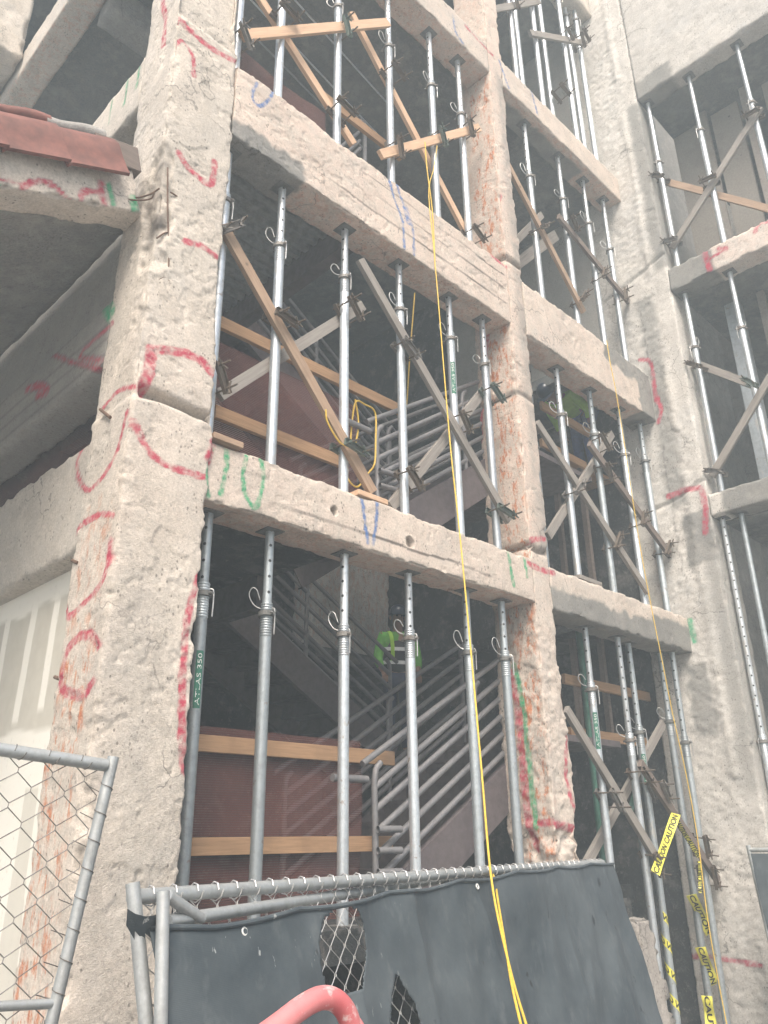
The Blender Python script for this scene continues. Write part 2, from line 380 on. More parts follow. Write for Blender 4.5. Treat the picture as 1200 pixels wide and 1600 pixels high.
st(LF, RED, [(158, 1010), (150, 994), (130, 996), (112, 1016), (102, 1050), (100, 1072), (110, 1083), (135, 1086), (151, 1066)], .036)
st(LF, GRN, [(200, 122), (194, 162)], .02); st(LF, GRN, [(175, 158), (170, 192)], .022); st(LF, GRN, [(217, 105), (212, 137)], .018)
st(LF, RED, [(253, 0), (258, 30), (255, 70)], .04)
st(LF, RED, [(176, 505), (150, 525), (122, 556), (158, 562)], .03); st(LF, RED, [(78, 552), (110, 565), (150, 576)], .024); st(LF, RED, [(40, 608), (58, 602), (72, 610), (56, 618)], .045)
st(LF, GRN, [(165, 478), (172, 490)], .08)
st(CF, RED, [(1000, 562), (1015, 565), (1021, 590), (1025, 625)], .03); st(CF, RED, [(1026, 620), (1033, 640), (1029, 660)], .03)
st(CF, RED, [(1045, 776), (1070, 766), (1094, 764), (1102, 790), (1102, 832)], .04)
st(CF, RED, [(1101, 395), (1109, 422)], .04); st(CF, RED, [(1108, 405), (1122, 396), (1136, 388), (1122, 388)], .025); st(CF, RED, [(1180, 362), (1184, 350), (1200, 345)], .03)
st(CF, RED, [(1080, 1494), (1120, 1497), (1150, 1502), (1190, 1509)], .026); st(CF, GRN, [(1078, 970), (1085, 1002)], .035)
BG = (1, .12)
st(BG, RED, [(42, 317), (36, 298), (48, 286), (72, 284), (95, 300), (115, 318), (131, 322), (126, 308), (135, 298), (155, 300), (160, 285)], .022)
st(BG, RED, [(156, 284), (160, 310), (172, 332), (190, 340)], .022); st(BG, RED, [(0, 280), (20, 283), (34, 288)], .012)
st(BG, GRN, [(170, 288), (178, 318)], .022); st(BG, GRN, [(209, 310), (214, 336)], .035); st(BG, GRN, [(1, 298), (3, 312)], .035)
def paint_at(P, N):
    """paint colour and strength for world points"""
    out = np.zeros((len(P), 4)); wob = fbm(P, 16, 2, 50) * .006
    spk = np.clip(.75 + fbm(P, 34, 3, 61) * .55, .2, 1)
    for ax, v, col, pts, w in strokes:
        sel = (np.abs(P[:, ax] - v) < .09) & (N[:, ax] < -.35)
        if not sel.any(): continue
        idx = np.nonzero(sel)[0]; Q = P[idx].copy(); Q[:, ax] = v
        lo = np.min(pts, 0) - .15; hi = np.max(pts, 0) + .15
        k = ((Q >= lo) & (Q <= hi)).all(1); idx = idx[k]; Q = Q[k]
        if not len(idx): continue
        d = np.full(len(idx), 9.)
        C = [np.array(a) for a in curve_pts(pts, 5)]
        for a, b in zip(C[:-1], C[1:]):
            ab = b - a; L = ab @ ab + 1e-12; t = np.clip((Q - a) @ ab / L, 0, 1)
            d = np.minimum(d, np.linalg.norm(Q - a - t[:, None] * ab, axis=1))
        s = (1 - smooth(w * .85, w * 1.35, d + wob[idx])) * spk[idx] * .92
        k = s > out[idx, 3]; ii = idx[k]; out[ii, :3] = col; out[ii, 3] = s[k]
    return out

# ------------------------------------------------------------------ rough masonry blocks
def rough_box(name, lo, hi, res, material, parent, amp=.009, chip=.027, nochip=(), mask=None, extra=None, mtx=None, paint=True, seed=0):
    lo = np.array(lo, float); hi = np.array(hi, float); n = np.maximum(2, np.round((hi - lo) / res).astype(int))
    V = []; idx = -np.ones((n[0] + 1, n[1] + 1, n[2] + 1), dtype=np.int64)
    on = np.zeros(idx.shape, bool); on[[0, -1]] = True; on[:, [0, -1]] = True; on[:, :, [0, -1]] = True
    IJ = np.argwhere(on); idx[on] = np.arange(len(IJ)); P = lo + (hi - lo) * IJ / n
    faces = []
    for ax in range(3):
        for side in (0, n[ax]):
            sl = np.take(idx, side, axis=ax); a = sl[:-1, :-1]; b = sl[1:, :-1]; c = sl[1:, 1:]; d = sl[:-1, 1:]
            q = np.stack([a, b, c, d], -1).reshape(-1, 4)
            if (side == 0) != (ax == 1): q = q[:, ::-1]
            faces.append(q)
    FC = np.concatenate(faces)
    if mtx is not None:
        Mx = np.array(mtx); W = P @ Mx[:3, :3].T + Mx[:3, 3]
    else: W = P
    N = np.zeros_like(P); near = np.zeros_like(P)
    for ax in range(3):
        N[:, ax] -= IJ[:, ax] == 0; N[:, ax] += IJ[:, ax] == n[ax]
        dl = P[:, ax] - lo[ax] if (ax, 0) not in nochip else np.full(len(P), 9.); dh = hi[ax] - P[:, ax] if (ax, 1) not in nochip else np.full(len(P), 9.)
        near[:, ax] = np.where(dl < dh, -np.exp(-dl / .013), np.exp(-dh / .013))
    joint = np.zeros(len(P), bool)
    for ax, s in nochip: joint |= IJ[:, ax] == (0 if s == 0 else n[ax])
    ln = np.linalg.norm(N, axis=1); N /= ln[:, None]; NW = N if mtx is None else N @ np.array(mtx)[:3, :3].T
    co = fbm(W, 3.2, 3, 3 + seed); fi = fbm(W, 19, 3, 9 + seed)
    rough = np.clip(.55 + co * .9, .1, 1.4)
    disp = amp * (.10 * co + .05 * fi * rough + .10 * vnoise(W, 45, 12 + seed))
    gate = smooth(-.15, .35, fbm(W, 1.8, 3, 88 + seed)); disp = disp - gate * smooth(.34, .42, fbm(W, 15, 4, 71 + seed)) * .0052 * (amp / .012)
    big = fbm(W, 7.5, 3, 21 + seed); spall = smooth(.60, .68, big) * amp * .45
    A = np.sort(np.abs(near), axis=1); edge = A[:, 1]           # close to two faces at once
    ch = np.clip(fbm(W, 9, 4, 33 + seed) + .12, 0, 1.3) * chip * edge + .003 * edge
    D = N * (disp - spall)[:, None] - np.where(joint, 0, 1)[:, None] * near * ch[:, None]
    K = np.ones(len(P)); dk = np.zeros(len(P))
    mk = np.zeros((len(P), 4))
    if mask is not None: mask(W, mk)
    if extra is not None: D += extra(W, N, mk)
    P2 = P + D
    me = bpy.data.meshes.new(name); nv, nf = len(P2), len(FC)
    me.vertices.add(nv); me.vertices.foreach_set('co', P2.astype(np.float32).ravel())
    me.loops.add(nf * 4); me.loops.foreach_set('vertex_index', FC.astype(np.int32).ravel())
    me.polygons.add(nf); me.polygons.foreach_set('loop_start', np.arange(0, nf * 4, 4, dtype=np.int32)); me.polygons.foreach_set('loop_total', np.full(nf, 4, np.int32))
    me.update(); me.validate()
    at = me.attributes.new('mask', 'FLOAT_COLOR', 'POINT'); at.data.foreach_set('color', np.clip(mk, 0, 1).astype(np.float32).ravel())
    pt = paint_at(W, NW) if paint else np.zeros((nv, 4))
    at = me.attributes.new('paint', 'FLOAT_COLOR', 'POINT'); at.data.foreach_set('color', pt.astype(np.float32).ravel())
    o = link_mesh(name, me, material, parent, True)
    if mtx is not None: o.matrix_world = mtx
    return o
def inbox(W, x=None, y=None, z=None, s=.03):
    k = np.ones(len(W)); wob = fbm(W, 9, 3, 77) * .035
    for ax, r in ((0, x), (1, y), (2, z)):
        if r: k = k * smooth(r[0] - s, r[0] + s, W[:, ax] + wob) * (1 - smooth(r[1] - s, r[1] + s, W[:, ax] + wob))
    return k

# ================================================================== THE BUILDING
bld = thing('concrete_building', 'stripped concrete frame building with chipped columns, beams and spray paint marks', 'building', (0, 0, GZ))
def P_(o):                                               # parent and keep world position
    return o
bld.location = (0, 0, 0)
# column at the corner
def mA(W, k):
    k[:, 0] = np.maximum(inbox(W, x=(-.1, .02), y=(.10, .47), z=(-1, 2.55)), .55 * inbox(W, x=(-.1, .02), y=(.05, .4), z=(2.3, 3.4)))
    k[:, 0] = np.maximum(k[:, 0], .35 * inbox(W, x=(-.1, .02), z=(-1, 1.2)))
    k[:, 1] = np.clip(inbox(W, x=(.0, .35), y=(-.1, .03), z=(-1, 3.05), s=.15) * .22 + .25 * inbox(W, y=(-.1, .03), z=(5.0, 6.8), s=.25) * (fbm(W, 1.5, 2, 5) > 0), 0, 1)
    k[:, 2] = inbox(W, x=(-.1, .06), y=(-.05, .14), z=(5.15, 5.80), s=.05) * (.35 + .6 * np.clip(fbm(W, 7, 3, 66) + .4, 0, 1))
    k[:, 3] = inbox(W, y=(-.1, .03), z=(3.2, 4.6), s=.3) * .35 + inbox(W, x=(-.1, .02), z=(-1, 3.3), s=.3) * .25
def xA(W, N, k):
    D = np.zeros_like(W); fr = N[:, 1] < -.5
    nz = vnoise(W, 5, 91) * .02
    g = np.exp(-((W[:, 2] - 4.05 + W[:, 0] * .05 + nz) / .035) ** 2) * fr * (W[:, 0] > .03)
    D[:, 1] += .07 * g; k[:, 2] = np.maximum(k[:, 2], g * .35)
    low = smooth(4.05, 4.0, W[:, 2] + nz) * 1.0
    s = (1 - smooth(3.97, 4.03, W[:, 2] + nz))
    D[:, 1] -= .028 * s * fr; D[:, 0] -= .02 * s * (N[:, 0] < -.5)
    # exposed corner above the roof slab
    c = inbox(W, x=(-.1, .09), y=(-.1, .14), z=(4.95, 5.9), s=.05); D[:, 0] += .035 * c; D[:, 1] += .03 * c
    # ragged inner edge
    e = np.exp(-(.52 - W[:, 0]) / .06); D[:, 0] += e * fbm(W, 2.2, 4, 15) * .016
    u = smooth(7.15, 7.25, W[:, 2]); D[:, 1] += u * .05 * fr; D[:, 0] -= u * .03 * (N[:, 0] > .5)
    return D
rough_box('column', (0, 0, GZ), (.52, .48, 10.6), .0115, M['concrete'], bld, amp=.013, chip=.035, mask=mA, extra=xA)
# middle column
def mB(W, k):
    k[:, 0] = inbox(W, x=(3.8, 3.9), y=(.03, .30), z=(.5, 10)) * .95 + .2 * inbox(W, x=(3.8, 3.9), y=(-.1, .5), z=(.5, 12)) + .12 * inbox(W, y=(-.1, .02), x=(3.86, 3.95), z=(4, 6))
    k[:, 3] = .6 * inbox(W, z=(4, 12), s=.3) + .3 * inbox(W, z=(0, 4), s=.3)
    k[:, 1] = .6 * inbox(W, x=(4.0, 4.2), y=(-.1, .02), z=(4, 10), s=.05)
def xB(W, N, k):
    D = np.zeros_like(W); rag = 1 - smooth(3.2, 3.5, W[:, 2])
    e = np.exp(-(4.15 - W[:, 0]) / .08)
    D[:, 0] += e * (fbm(W, 1.8, 4, 19) * (.02 + .035 * rag)) + rag * e * (.06 - .05 * np.exp(-((W[:, 2] - 2.9) / .5) ** 2))
    for zc, a in ((4.02, .05), (7.22, .05), (5.6, .025)):
        g = np.exp(-((W[:, 2] - zc + vnoise(W, 6, 92) * .02) / .03) ** 2); D[:, 1] += a * g * (N[:, 1] < -.5); D[:, 0] += a * g * (N[:, 0] < -.5); k[:, 2] = np.maximum(k[:, 2], g * .5)
    low = 1 - smooth(1.62, 1.72, W[:, 2] + vnoise(W, 8, 93) * .04)
    D += N * (low * (fbm(W, 9, 3, 94) * .04 - .03))[:, None]
    D += N * (rag * fbm(W, 16, 3, 95) * .007)[:, None]
    return D
rough_box('column', (3.87, 0, GZ), (4.15, .47, 14.2), .013, M['concrete'], bld, amp=.012, chip=.035, mask=mB, extra=xB, seed=4)
# column in the inner corner
def mC(W, k):
    k[:, 1] = np.maximum.reduce([inbox(W, y=(-.47, -.12), z=(4.45, 5.08), s=.02) * .9, .8 * inbox(W, y=(-.6, -.30), z=(8.5, 11.4), s=.05), .6 * inbox(W, y=(-.6, -.28), z=(2, 5), s=.12), .8 * inbox(W, y=(-.15, .1), z=(2.6, 3.35), s=.03), .7 * inbox(W, y=(-.22, .02), z=(5.2, 8.2), s=.06)])
    k[:, 2] = .5 * inbox(W, y=(-.045, -.03), z=(4, 8), s=.008)
def xC(W, N, k):
    D = np.zeros_like(W); fr = N[:, 0] < -.5
    rid = np.exp(-((W[:, 1] + .24 + vnoise(W, 2, 8) * .03) / .05) ** 2); D[:, 0] -= fr * .02 * rid * (vnoise(W, 1.2, 12) > -.3)
    rg = inbox(W, y=(-.3, .2), s=.08); D[:, 0] += fr * rg * fbm(W, 22, 3, 14) * .007
    for zc in (8.55, 5.3): D[:, 0] += fr * .03 * np.exp(-((W[:, 2] - zc + W[:, 1] * .3 + vnoise(W, 5, 96) * .03) / .025) ** 2)
    return D
rough_box('column', (6.84, -.47, GZ), (7.35, .5, 16), .021, M['concrete_grey'], bld, amp=.014, chip=.03, nochip=((1, 1),), mask=mC, extra=xC, seed=9)
# beams of the main face
def beam_mask(gray, pink=0, crk=()):
    def f(W, k):
        for b in gray: k[:, 1] = np.maximum(k[:, 1], inbox(W, **b, s=.025) * .95)
        k[:, 3] = pink + .0 * W[:, 0]
        for x0, x1, z in crk:
            wob = vnoise(W * np.array([1, 0, 0]), 2.5, int(z * 100)) * .010
            k[:, 2] = np.maximum(k[:, 2], (np.abs(W[:, 2] - z - wob) < .0105) * (W[:, 1] < .03) * smooth(x0, x0 + .4, W[:, 0]) * (1 - smooth(x1 - .05, x1, W[:, 0])) * (.62 + .4 * vnoise(W, 3, 7)))
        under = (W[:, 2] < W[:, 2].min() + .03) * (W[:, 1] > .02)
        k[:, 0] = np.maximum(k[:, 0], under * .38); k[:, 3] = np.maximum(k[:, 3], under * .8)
    return f
def dips(seedv, amt=.03):
    def f(W, N, k):
        D = np.zeros_like(W); top = W[:, 2].max()
        D[:, 2] -= (N[:, 2] > .3) * np.clip(fbm(W, 2.5, 3, seedv), 0, 1) * amt
        D[:, 2] += (N[:, 2] < -.3) * np.clip(fbm(W, 3.5, 3, seedv + 1), 0, 1) * .03
        return D
    return f
b1 = beam_mask([], .35, ((.9, 3.3, 3.62),))
def holes1(W, N, k):
    D = dips(31)(W, N, k)
    for hx, hz, r in ((hit((641, 847), 1, 0)[0], hit((641, 847), 1, 0)[2], .042), (hit((523, 798), 1, 0)[0], hit((523, 798), 1, 0)[2], .03)):
        d = np.hypot(W[:, 0] - hx, W[:, 2] - hz); g = (d < r) * (N[:, 1] < -.5); D[:, 1] += .05 * g; k[:, 2] = np.maximum(k[:, 2], .35 * g)
    return D
rough_box('beam', (.52, 0, 3.5), (3.87, .33, 3.9), .0115, M['concrete'], bld, nochip=((0, 0), (0, 1)), mask=b1, extra=holes1, seed=2)
rough_box('beam', (4.15, 0, 3.49), (6.84, .33, 3.89), .0165, M['concrete'], bld, nochip=((0, 0), (0, 1)), mask=beam_mask([dict(x=(4.1, 6.75), y=(-.1, .5), z=(3.3, 3.70)), dict(x=(6.0, 7), z=(3.3, 3.78))], .25), extra=dips(36), seed=3)
rough_box('beam', (.52, 0, 6.39), (3.87, .33, 7.1), .012, M['concrete'], bld, amp=.012, nochip=((0, 0), (0, 1)), mask=beam_mask([dict(x=(.4, 1.22), y=(-.1, .5), z=(6.2, 6.56))], .5, ((1.3, 3.85, 6.60), (1.9, 3.85, 6.78), (1.7, 3.85, 6.95))), extra=dips(41, .04), seed=5)
rough_box('beam', (4.15, 0, 6.38), (6.84, .33, 7.06), .018, M['concrete'], bld, amp=.012, nochip=((0, 0), (0, 1)), mask=beam_mask([dict(x=(5.75, 6.9), z=(6.80, 7.2)), dict(x=(6.5, 6.9), z=(6.3, 7.2))], .4), extra=dips(46, .06), seed=6)
rough_box('beam', (.52, 0, 9.87), (3.87, .33, 10.35), .02, M['concrete'], bld, nochip=((0, 0), (0, 1)), mask=beam_mask([], .35), extra=dips(51), seed=7)
rough_box('beam', (4.15, 0, 9.88), (6.84, .33, 10.3), .02, M['concrete'], bld, nochip=((0, 0), (0, 1)), mask=beam_mask([dict(x=(4.1, 6.0), y=(.1, .5), z=(9.7, 9.95))], .35), extra=dips(56), seed=8)
rough_box('beam', (.0, 0, 13.6), (6.84, .33, 14.2), .05, M['concrete'], bld, paint=False, seed=27)
# beams of the side that runs back from the corner
rough_box('beam', (.0, .48, 3.17), (.3, 6, 3.9), .03, M['concrete'], bld, amp=.008, chip=.03, nochip=((1, 0),), mask=lambda W, k: k.__setitem__((slice(None), 1), .25), seed=10)
rough_box('beam', (.0, .48, 6.65), (.3, 6, 7.15), .025, M['concrete'], bld, amp=.006, chip=.015, nochip=((1, 0),), seed=11)
rough_box('beam', (.0, .48, 9.87), (.3, 7.5, 10.28), .03, M['concrete'], bld, amp=.006, chip=.015, nochip=((1, 0),), mask=lambda W, k: k.__setitem__((slice(None), 0), (W[:, 2] < 9.93) * .35), seed=12)
def mBW(W, k):
    k[:, 1] = .8; k[:, 2] = np.maximum(.35 * (np.abs((W[:, 2] - 4.46) % .115 - .057) < .006) * (W[:, 2] < 4.95), .3 * inbox(W, z=(4.92, 4.97), s=.01)); k[:, 3] = .4 * (W[:, 2] < 4.95)
def xBW(W, N, k):
    D = np.zeros_like(W); D[:, 0] -= .05 * (N[:, 0] < -.3) * (1 - smooth(4.93, 4.96, W[:, 2])); return D
rough_box('beam', (.06, .48, 4.44), (.3, 6, 5.75), .024, M['concrete_grey'], bld, amp=.008, nochip=((1, 0),), mask=mBW, extra=xBW, seed=13)
rough_box('wall_pier', (-.5, 3.78, 10.05), (-.02, 7, 15), .04, M['concrete'], bld, amp=.02, chip=.06, paint=False, seed=14)
# cross beam under the upper ceiling
rough_box('ceiling_beam', (.3, 2.2, 9.7), (6.9, 2.5, 10.08), .06, M['soffit'], bld, paint=False, chip=.01)
# the wing that comes towards the street
rough_box('spandrel_wall', (6.84, -6, 11.42), (7.14, -.47, 15.5), .035, M['concrete_grey'], bld, amp=.016, nochip=((1, 1),), mask=lambda W, k: k.__setitem__((slice(None), 1), np.maximum(inbox(W, y=(-1.02, -.4), z=(11.3, 11.75), s=.03), .15)), seed=15)
rough_box('beam', (6.84, -5, 8.08), (7.14, -.47, 8.43), .022, M['concrete_grey'], bld, amp=.016, chip=.05, nochip=((1, 1),), mask=lambda W, k: (k.__setitem__((slice(None), 1), inbox(W, y=(-1.05, -.4), s=.03)), k.__setitem__((slice(None), 3), .5)), seed=16)
rough_box('beam', (6.84, -5, 4.98), (7.14, -.47, 5.25), .022, M['concrete_grey'], bld, amp=.009, nochip=((1, 1),), mask=lambda W, k: k.__setitem__((slice(None), 1), .95 * inbox(W, y=(-6, -.62), s=.04)), seed=17)
# slabs: floors and ceilings
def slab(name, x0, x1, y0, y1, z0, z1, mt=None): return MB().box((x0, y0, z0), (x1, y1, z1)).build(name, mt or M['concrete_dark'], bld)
for z, t, mt_ in ((3.885, .14, M['concrete_dark']), (7.05, .14, M['slab']), (10.27, .16, M['slab']), (13.9, .16, M['slab'])):  # lowest one in the darkened twin: ground bay shade put into its colour
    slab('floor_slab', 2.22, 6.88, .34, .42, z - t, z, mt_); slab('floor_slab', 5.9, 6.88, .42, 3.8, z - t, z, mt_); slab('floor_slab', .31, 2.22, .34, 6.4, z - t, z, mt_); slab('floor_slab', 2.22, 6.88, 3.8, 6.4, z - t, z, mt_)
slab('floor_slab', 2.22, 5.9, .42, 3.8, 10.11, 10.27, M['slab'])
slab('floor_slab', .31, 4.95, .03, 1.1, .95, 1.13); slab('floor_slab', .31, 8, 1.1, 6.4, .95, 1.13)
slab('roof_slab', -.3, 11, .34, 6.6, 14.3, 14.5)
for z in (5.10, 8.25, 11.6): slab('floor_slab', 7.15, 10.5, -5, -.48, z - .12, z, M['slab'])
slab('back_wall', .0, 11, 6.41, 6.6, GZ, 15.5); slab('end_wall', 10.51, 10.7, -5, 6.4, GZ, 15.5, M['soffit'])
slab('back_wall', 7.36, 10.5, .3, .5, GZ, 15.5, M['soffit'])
rough_box('shear_wall', (6.9, .5, 6.9), (7.15, 3.2, 15.5), .06, M['concrete_grey'], bld, amp=.006, paint=False, chip=.0, nochip=((1, 0),), mask=lambda W, k: k.__setitem__((slice(None), 1), .6), seed=18)
slab('shear_wall', 6.9, 7.15, .5, 3.2, GZ, 6.89)  # lower storeys of the same wall, the bays' shade put into the colour
slab('end_wall', 7.0, 7.15, 3.2, 6.4, GZ, 15.5)
# interior pier and lintel seen through the middle bay
a = hit((497, 455), 1, 4.2); b_ = hit((603, 600), 1, 4.2)
rough_box('interior_column', (a[0], 4.2, 3.9), (b_[0], 4.6, 6.9), .05, M['concrete_grey'], bld, amp=.01, paint=False, mask=lambda W, k: k.__setitem__((slice(None), 0), .4), seed=19)
rough_box('interior_beam', (2.25, 3.82, 6.30), (6.88, 4.12, 6.88), .05, M['concrete_grey'], bld, amp=.01, paint=False, seed=24)
# ribbed metal deck under the second floor
v = []; f = []; ny = 46
prof = [(0, 0), (.05, 0), (.065, .05), (.115, .05), (.13, 0)]
ys = []
yy = .36
while yy < 6.3:
    for d, h in prof[:-1]: ys.append((yy + d, 6.85 + h))
    yy += .13
for x in (.32, 2.07): v += [(x, y, z) for y, z in ys]
k = len(ys); f = [(i, i + 1, k + i + 1, k + i) for i in range(k - 1)]
mesh_obj('metal_deck', v, f, M['deck'], bld)
MB().box((2.08, .5, 6.62), (2.21, 6.3, 6.9)).build('steel_beam', M['stair'], bld)
MB().box((2.08, 1.6, 3.45), (2.21, 6.3, 3.74)).build('steel_beam', M['stair'], bld)
# drywall infill under the side beam
n1, n2_ = 260, 150
yy, zz = np.meshgrid(np.linspace(.5, 3.2, n1), np.linspace(GZ, 3.17, n2_), indexing='ij'); 
W = np.stack([np.full(yy.size, .13), yy.ravel(), zz.ravel()], 1)
mk = np.zeros((len(W), 4)); wb = fbm(W, 3, 3, 70) * .03
mud = smooth(3.0, 3.03, W[:, 2] + wb * 1.5 + .015 * np.sin(W[:, 1] * 3)) + 0
mud = np.maximum(mud, 1 - smooth(2.22, 2.25, W[:, 2] + wb))
for yc, w, za, zb in ((.98, .05, 2.32, 2.98), (1.32, .055, 2.28, 3.02), (1.75, .05, 2.3, 3.0), (2.2, .05, 2.3, 3.0), (2.7, .05, 2.3, 3.0)):
    mud = np.maximum(mud, (1 - smooth(w * .8, w, np.abs(W[:, 1] - yc + (W[:, 2] - 2.6) * .05 + wb * .4))) * smooth(za, za + .05, W[:, 2]) * (1 - smooth(zb, zb + .05, W[:, 2])))
mud = np.where((np.abs(W[:, 1] - .95) < .09 + .1 * np.clip(1.5 - W[:, 2], 0, 1)) & (W[:, 2] < 1.9), mud * .35, mud)
mud = np.maximum(mud, (1 - smooth(.10, .13, np.abs(W[:, 1] - .62 + wb))) * .9)
mk[:, 0] = mud
fc = [(i * n2_ + j, i * n2_ + j + 1, (i + 1) * n2_ + j + 1, (i + 1) * n2_ + j) for i in range(n1 - 1) for j in range(n2_ - 1)]
dw = mesh_obj('drywall_panel', W, fc, M['drywall'], bld)
at = dw.data.attributes.new('mask', 'FLOAT_COLOR', 'POINT'); at.data.foreach_set('color', mk.astype(np.float32).ravel())
slab('backing_wall', .16, .3, .49, 6, GZ, 3.16, M['soffit']); slab('backing_wall', .10, .155, 3.21, 6, GZ, 3.16, M['soffit'])
# pale panels and studs inside the wing's openings
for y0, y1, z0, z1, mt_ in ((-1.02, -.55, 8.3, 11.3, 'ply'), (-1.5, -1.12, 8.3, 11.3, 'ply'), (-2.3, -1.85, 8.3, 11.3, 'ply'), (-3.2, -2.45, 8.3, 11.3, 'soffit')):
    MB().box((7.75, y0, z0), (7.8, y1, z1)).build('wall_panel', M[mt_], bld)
for y0, z0, z1 in ((-1.08, 8.3, 11.4), (-1.66, 8.3, 11.4), (-2.4, 8.3, 11.4), (-1.3, 5.15, 8.1), (-2.2, 5.15, 8.1)):
    MB().box((7.68, y0, z0), (7.74, y0 + .09, z1)).build('wall_stud', M['wood_grey'], bld)
c0 = hit((1170, 600), 0, 7.55)
MB().box((7.5, c0[1] - .09, GZ), (7.68, c0[1] + .09, 8.0), bev=.01).build('interior_column', M['galv_dull'], bld)
# roof canopy on the side: sloping slab, edge beam
sl = math.atan2(.40, 1.0); can = thing('tiled_canopy', 'sloping concrete canopy edge with red clay tiles beside the corner column', 'canopy roof')
ML = Matrix.Translation((0, 0, 5.40)) @ Matrix.Rotation(-sl, 4, 'Y')
rough_box('edge_beam', (-3.4, .12, 0), (-.02, .36, .31), .02, M['concrete'], can, amp=.012, chip=.04, mtx=ML, seed=20, mask=lambda W, k: k.__setitem__((slice(None), 3), .15))
ML2 = Matrix.Translation((0, 0, 5.50)) @ Matrix.Rotation(-sl, 4, 'Y')
rough_box('roof_slab', (-3.4, .37, 0), (.05, 5.5, .16), .07, M['soffit'], can, amp=.012, chip=.01, mtx=ML2, paint=False)
MB().box((-3.4, .14, .325), (-.08, 5.5, .36), ML).build('roof_felt', M['black'], can)
def barge_tile(x0, L):
    v = []; f = []; n = 12
    prof = [(.30, .50), (.16, .515), (.06, .50), (.02, .44), (.015, .34), (.0, .25), (-.012, .215), (.008, .205), (.022, .25), (.036, .34), (.042, .43), (.075, .475), (.16, .492), (.30, .478)]
    for i in range(n + 1):
        t = i / n; x = x0 + L * t; gy = .055 - .035 * t; gz = .012 * (1 - t) + (.02 if t < .08 else 0)
        for (y, z) in prof: v.append(ML @ Vector((x, y + gy, z - gz - .02 * t)))
    k = len(prof)
    f = [(i * k + j, i * k + (j + 1) % k, (i + 1) * k + (j + 1) % k, (i + 1) * k + j) for i in range(n) for j in range(k)]
    f += [tuple(range(k)), tuple(range(n * k + k - 1, n * k - 1, -1))]
    return v, f
for i in range(7):
    v, f = barge_tile(-.55 - .37 * i if i else -.53, .40); o = mesh_obj('roof_tile', v, f, M['tile'], can, True)
    o.data.set_sharp_from_angle(angle=R(40))
for i in range(6):
    pts = [ML @ Vector((-.62 + .5 - .37 * i - .4 * t, .20, .565 + .012 * math.sin(t * 6))) for t in [k / 8 for k in range(9)]]
    MB().tube(pts, .05, 10).build('cap_tile', M['mortar'] if i == 0 else M['tile'], can, True)
rough_box('mortar_bed', (-.62, .16, .50), (-.10, .38, .545), .02, M['mortar'], can, amp=.012, chip=.02, mtx=ML, paint=False)
MB().box((-.30, .10, .30), (.0, .30, .48), ML @ Matrix.Rotation(.12, 4, 'Y'), bev=.006).build('wood_block', M['wood_dark'], can)

# ------------------------------------------------------------------ street
st_ = MB().box((-60, -60, GZ - .2), (60, 60, GZ)).build('street', M['street']); st_['kind'] = 'structure'
rough = rough_box('broken_wall_stub', (4.84, -.06, GZ), (5.08, .30, .98), .02, M['dirt'], None, amp=.05, chip=.12, paint=False, seed=23,
    extra=lambda W, N, k: np.stack([(.98 - W[:, 2]) * .10 * (N[:, 0] > .3), -(.98 - W[:, 2]) * .12 * (N[:, 1] < -.3), 0 * W[:, 0]], 1))
tag(rough, 'rough broken lump of old wall beside the dark fence cloth', 'rubble')

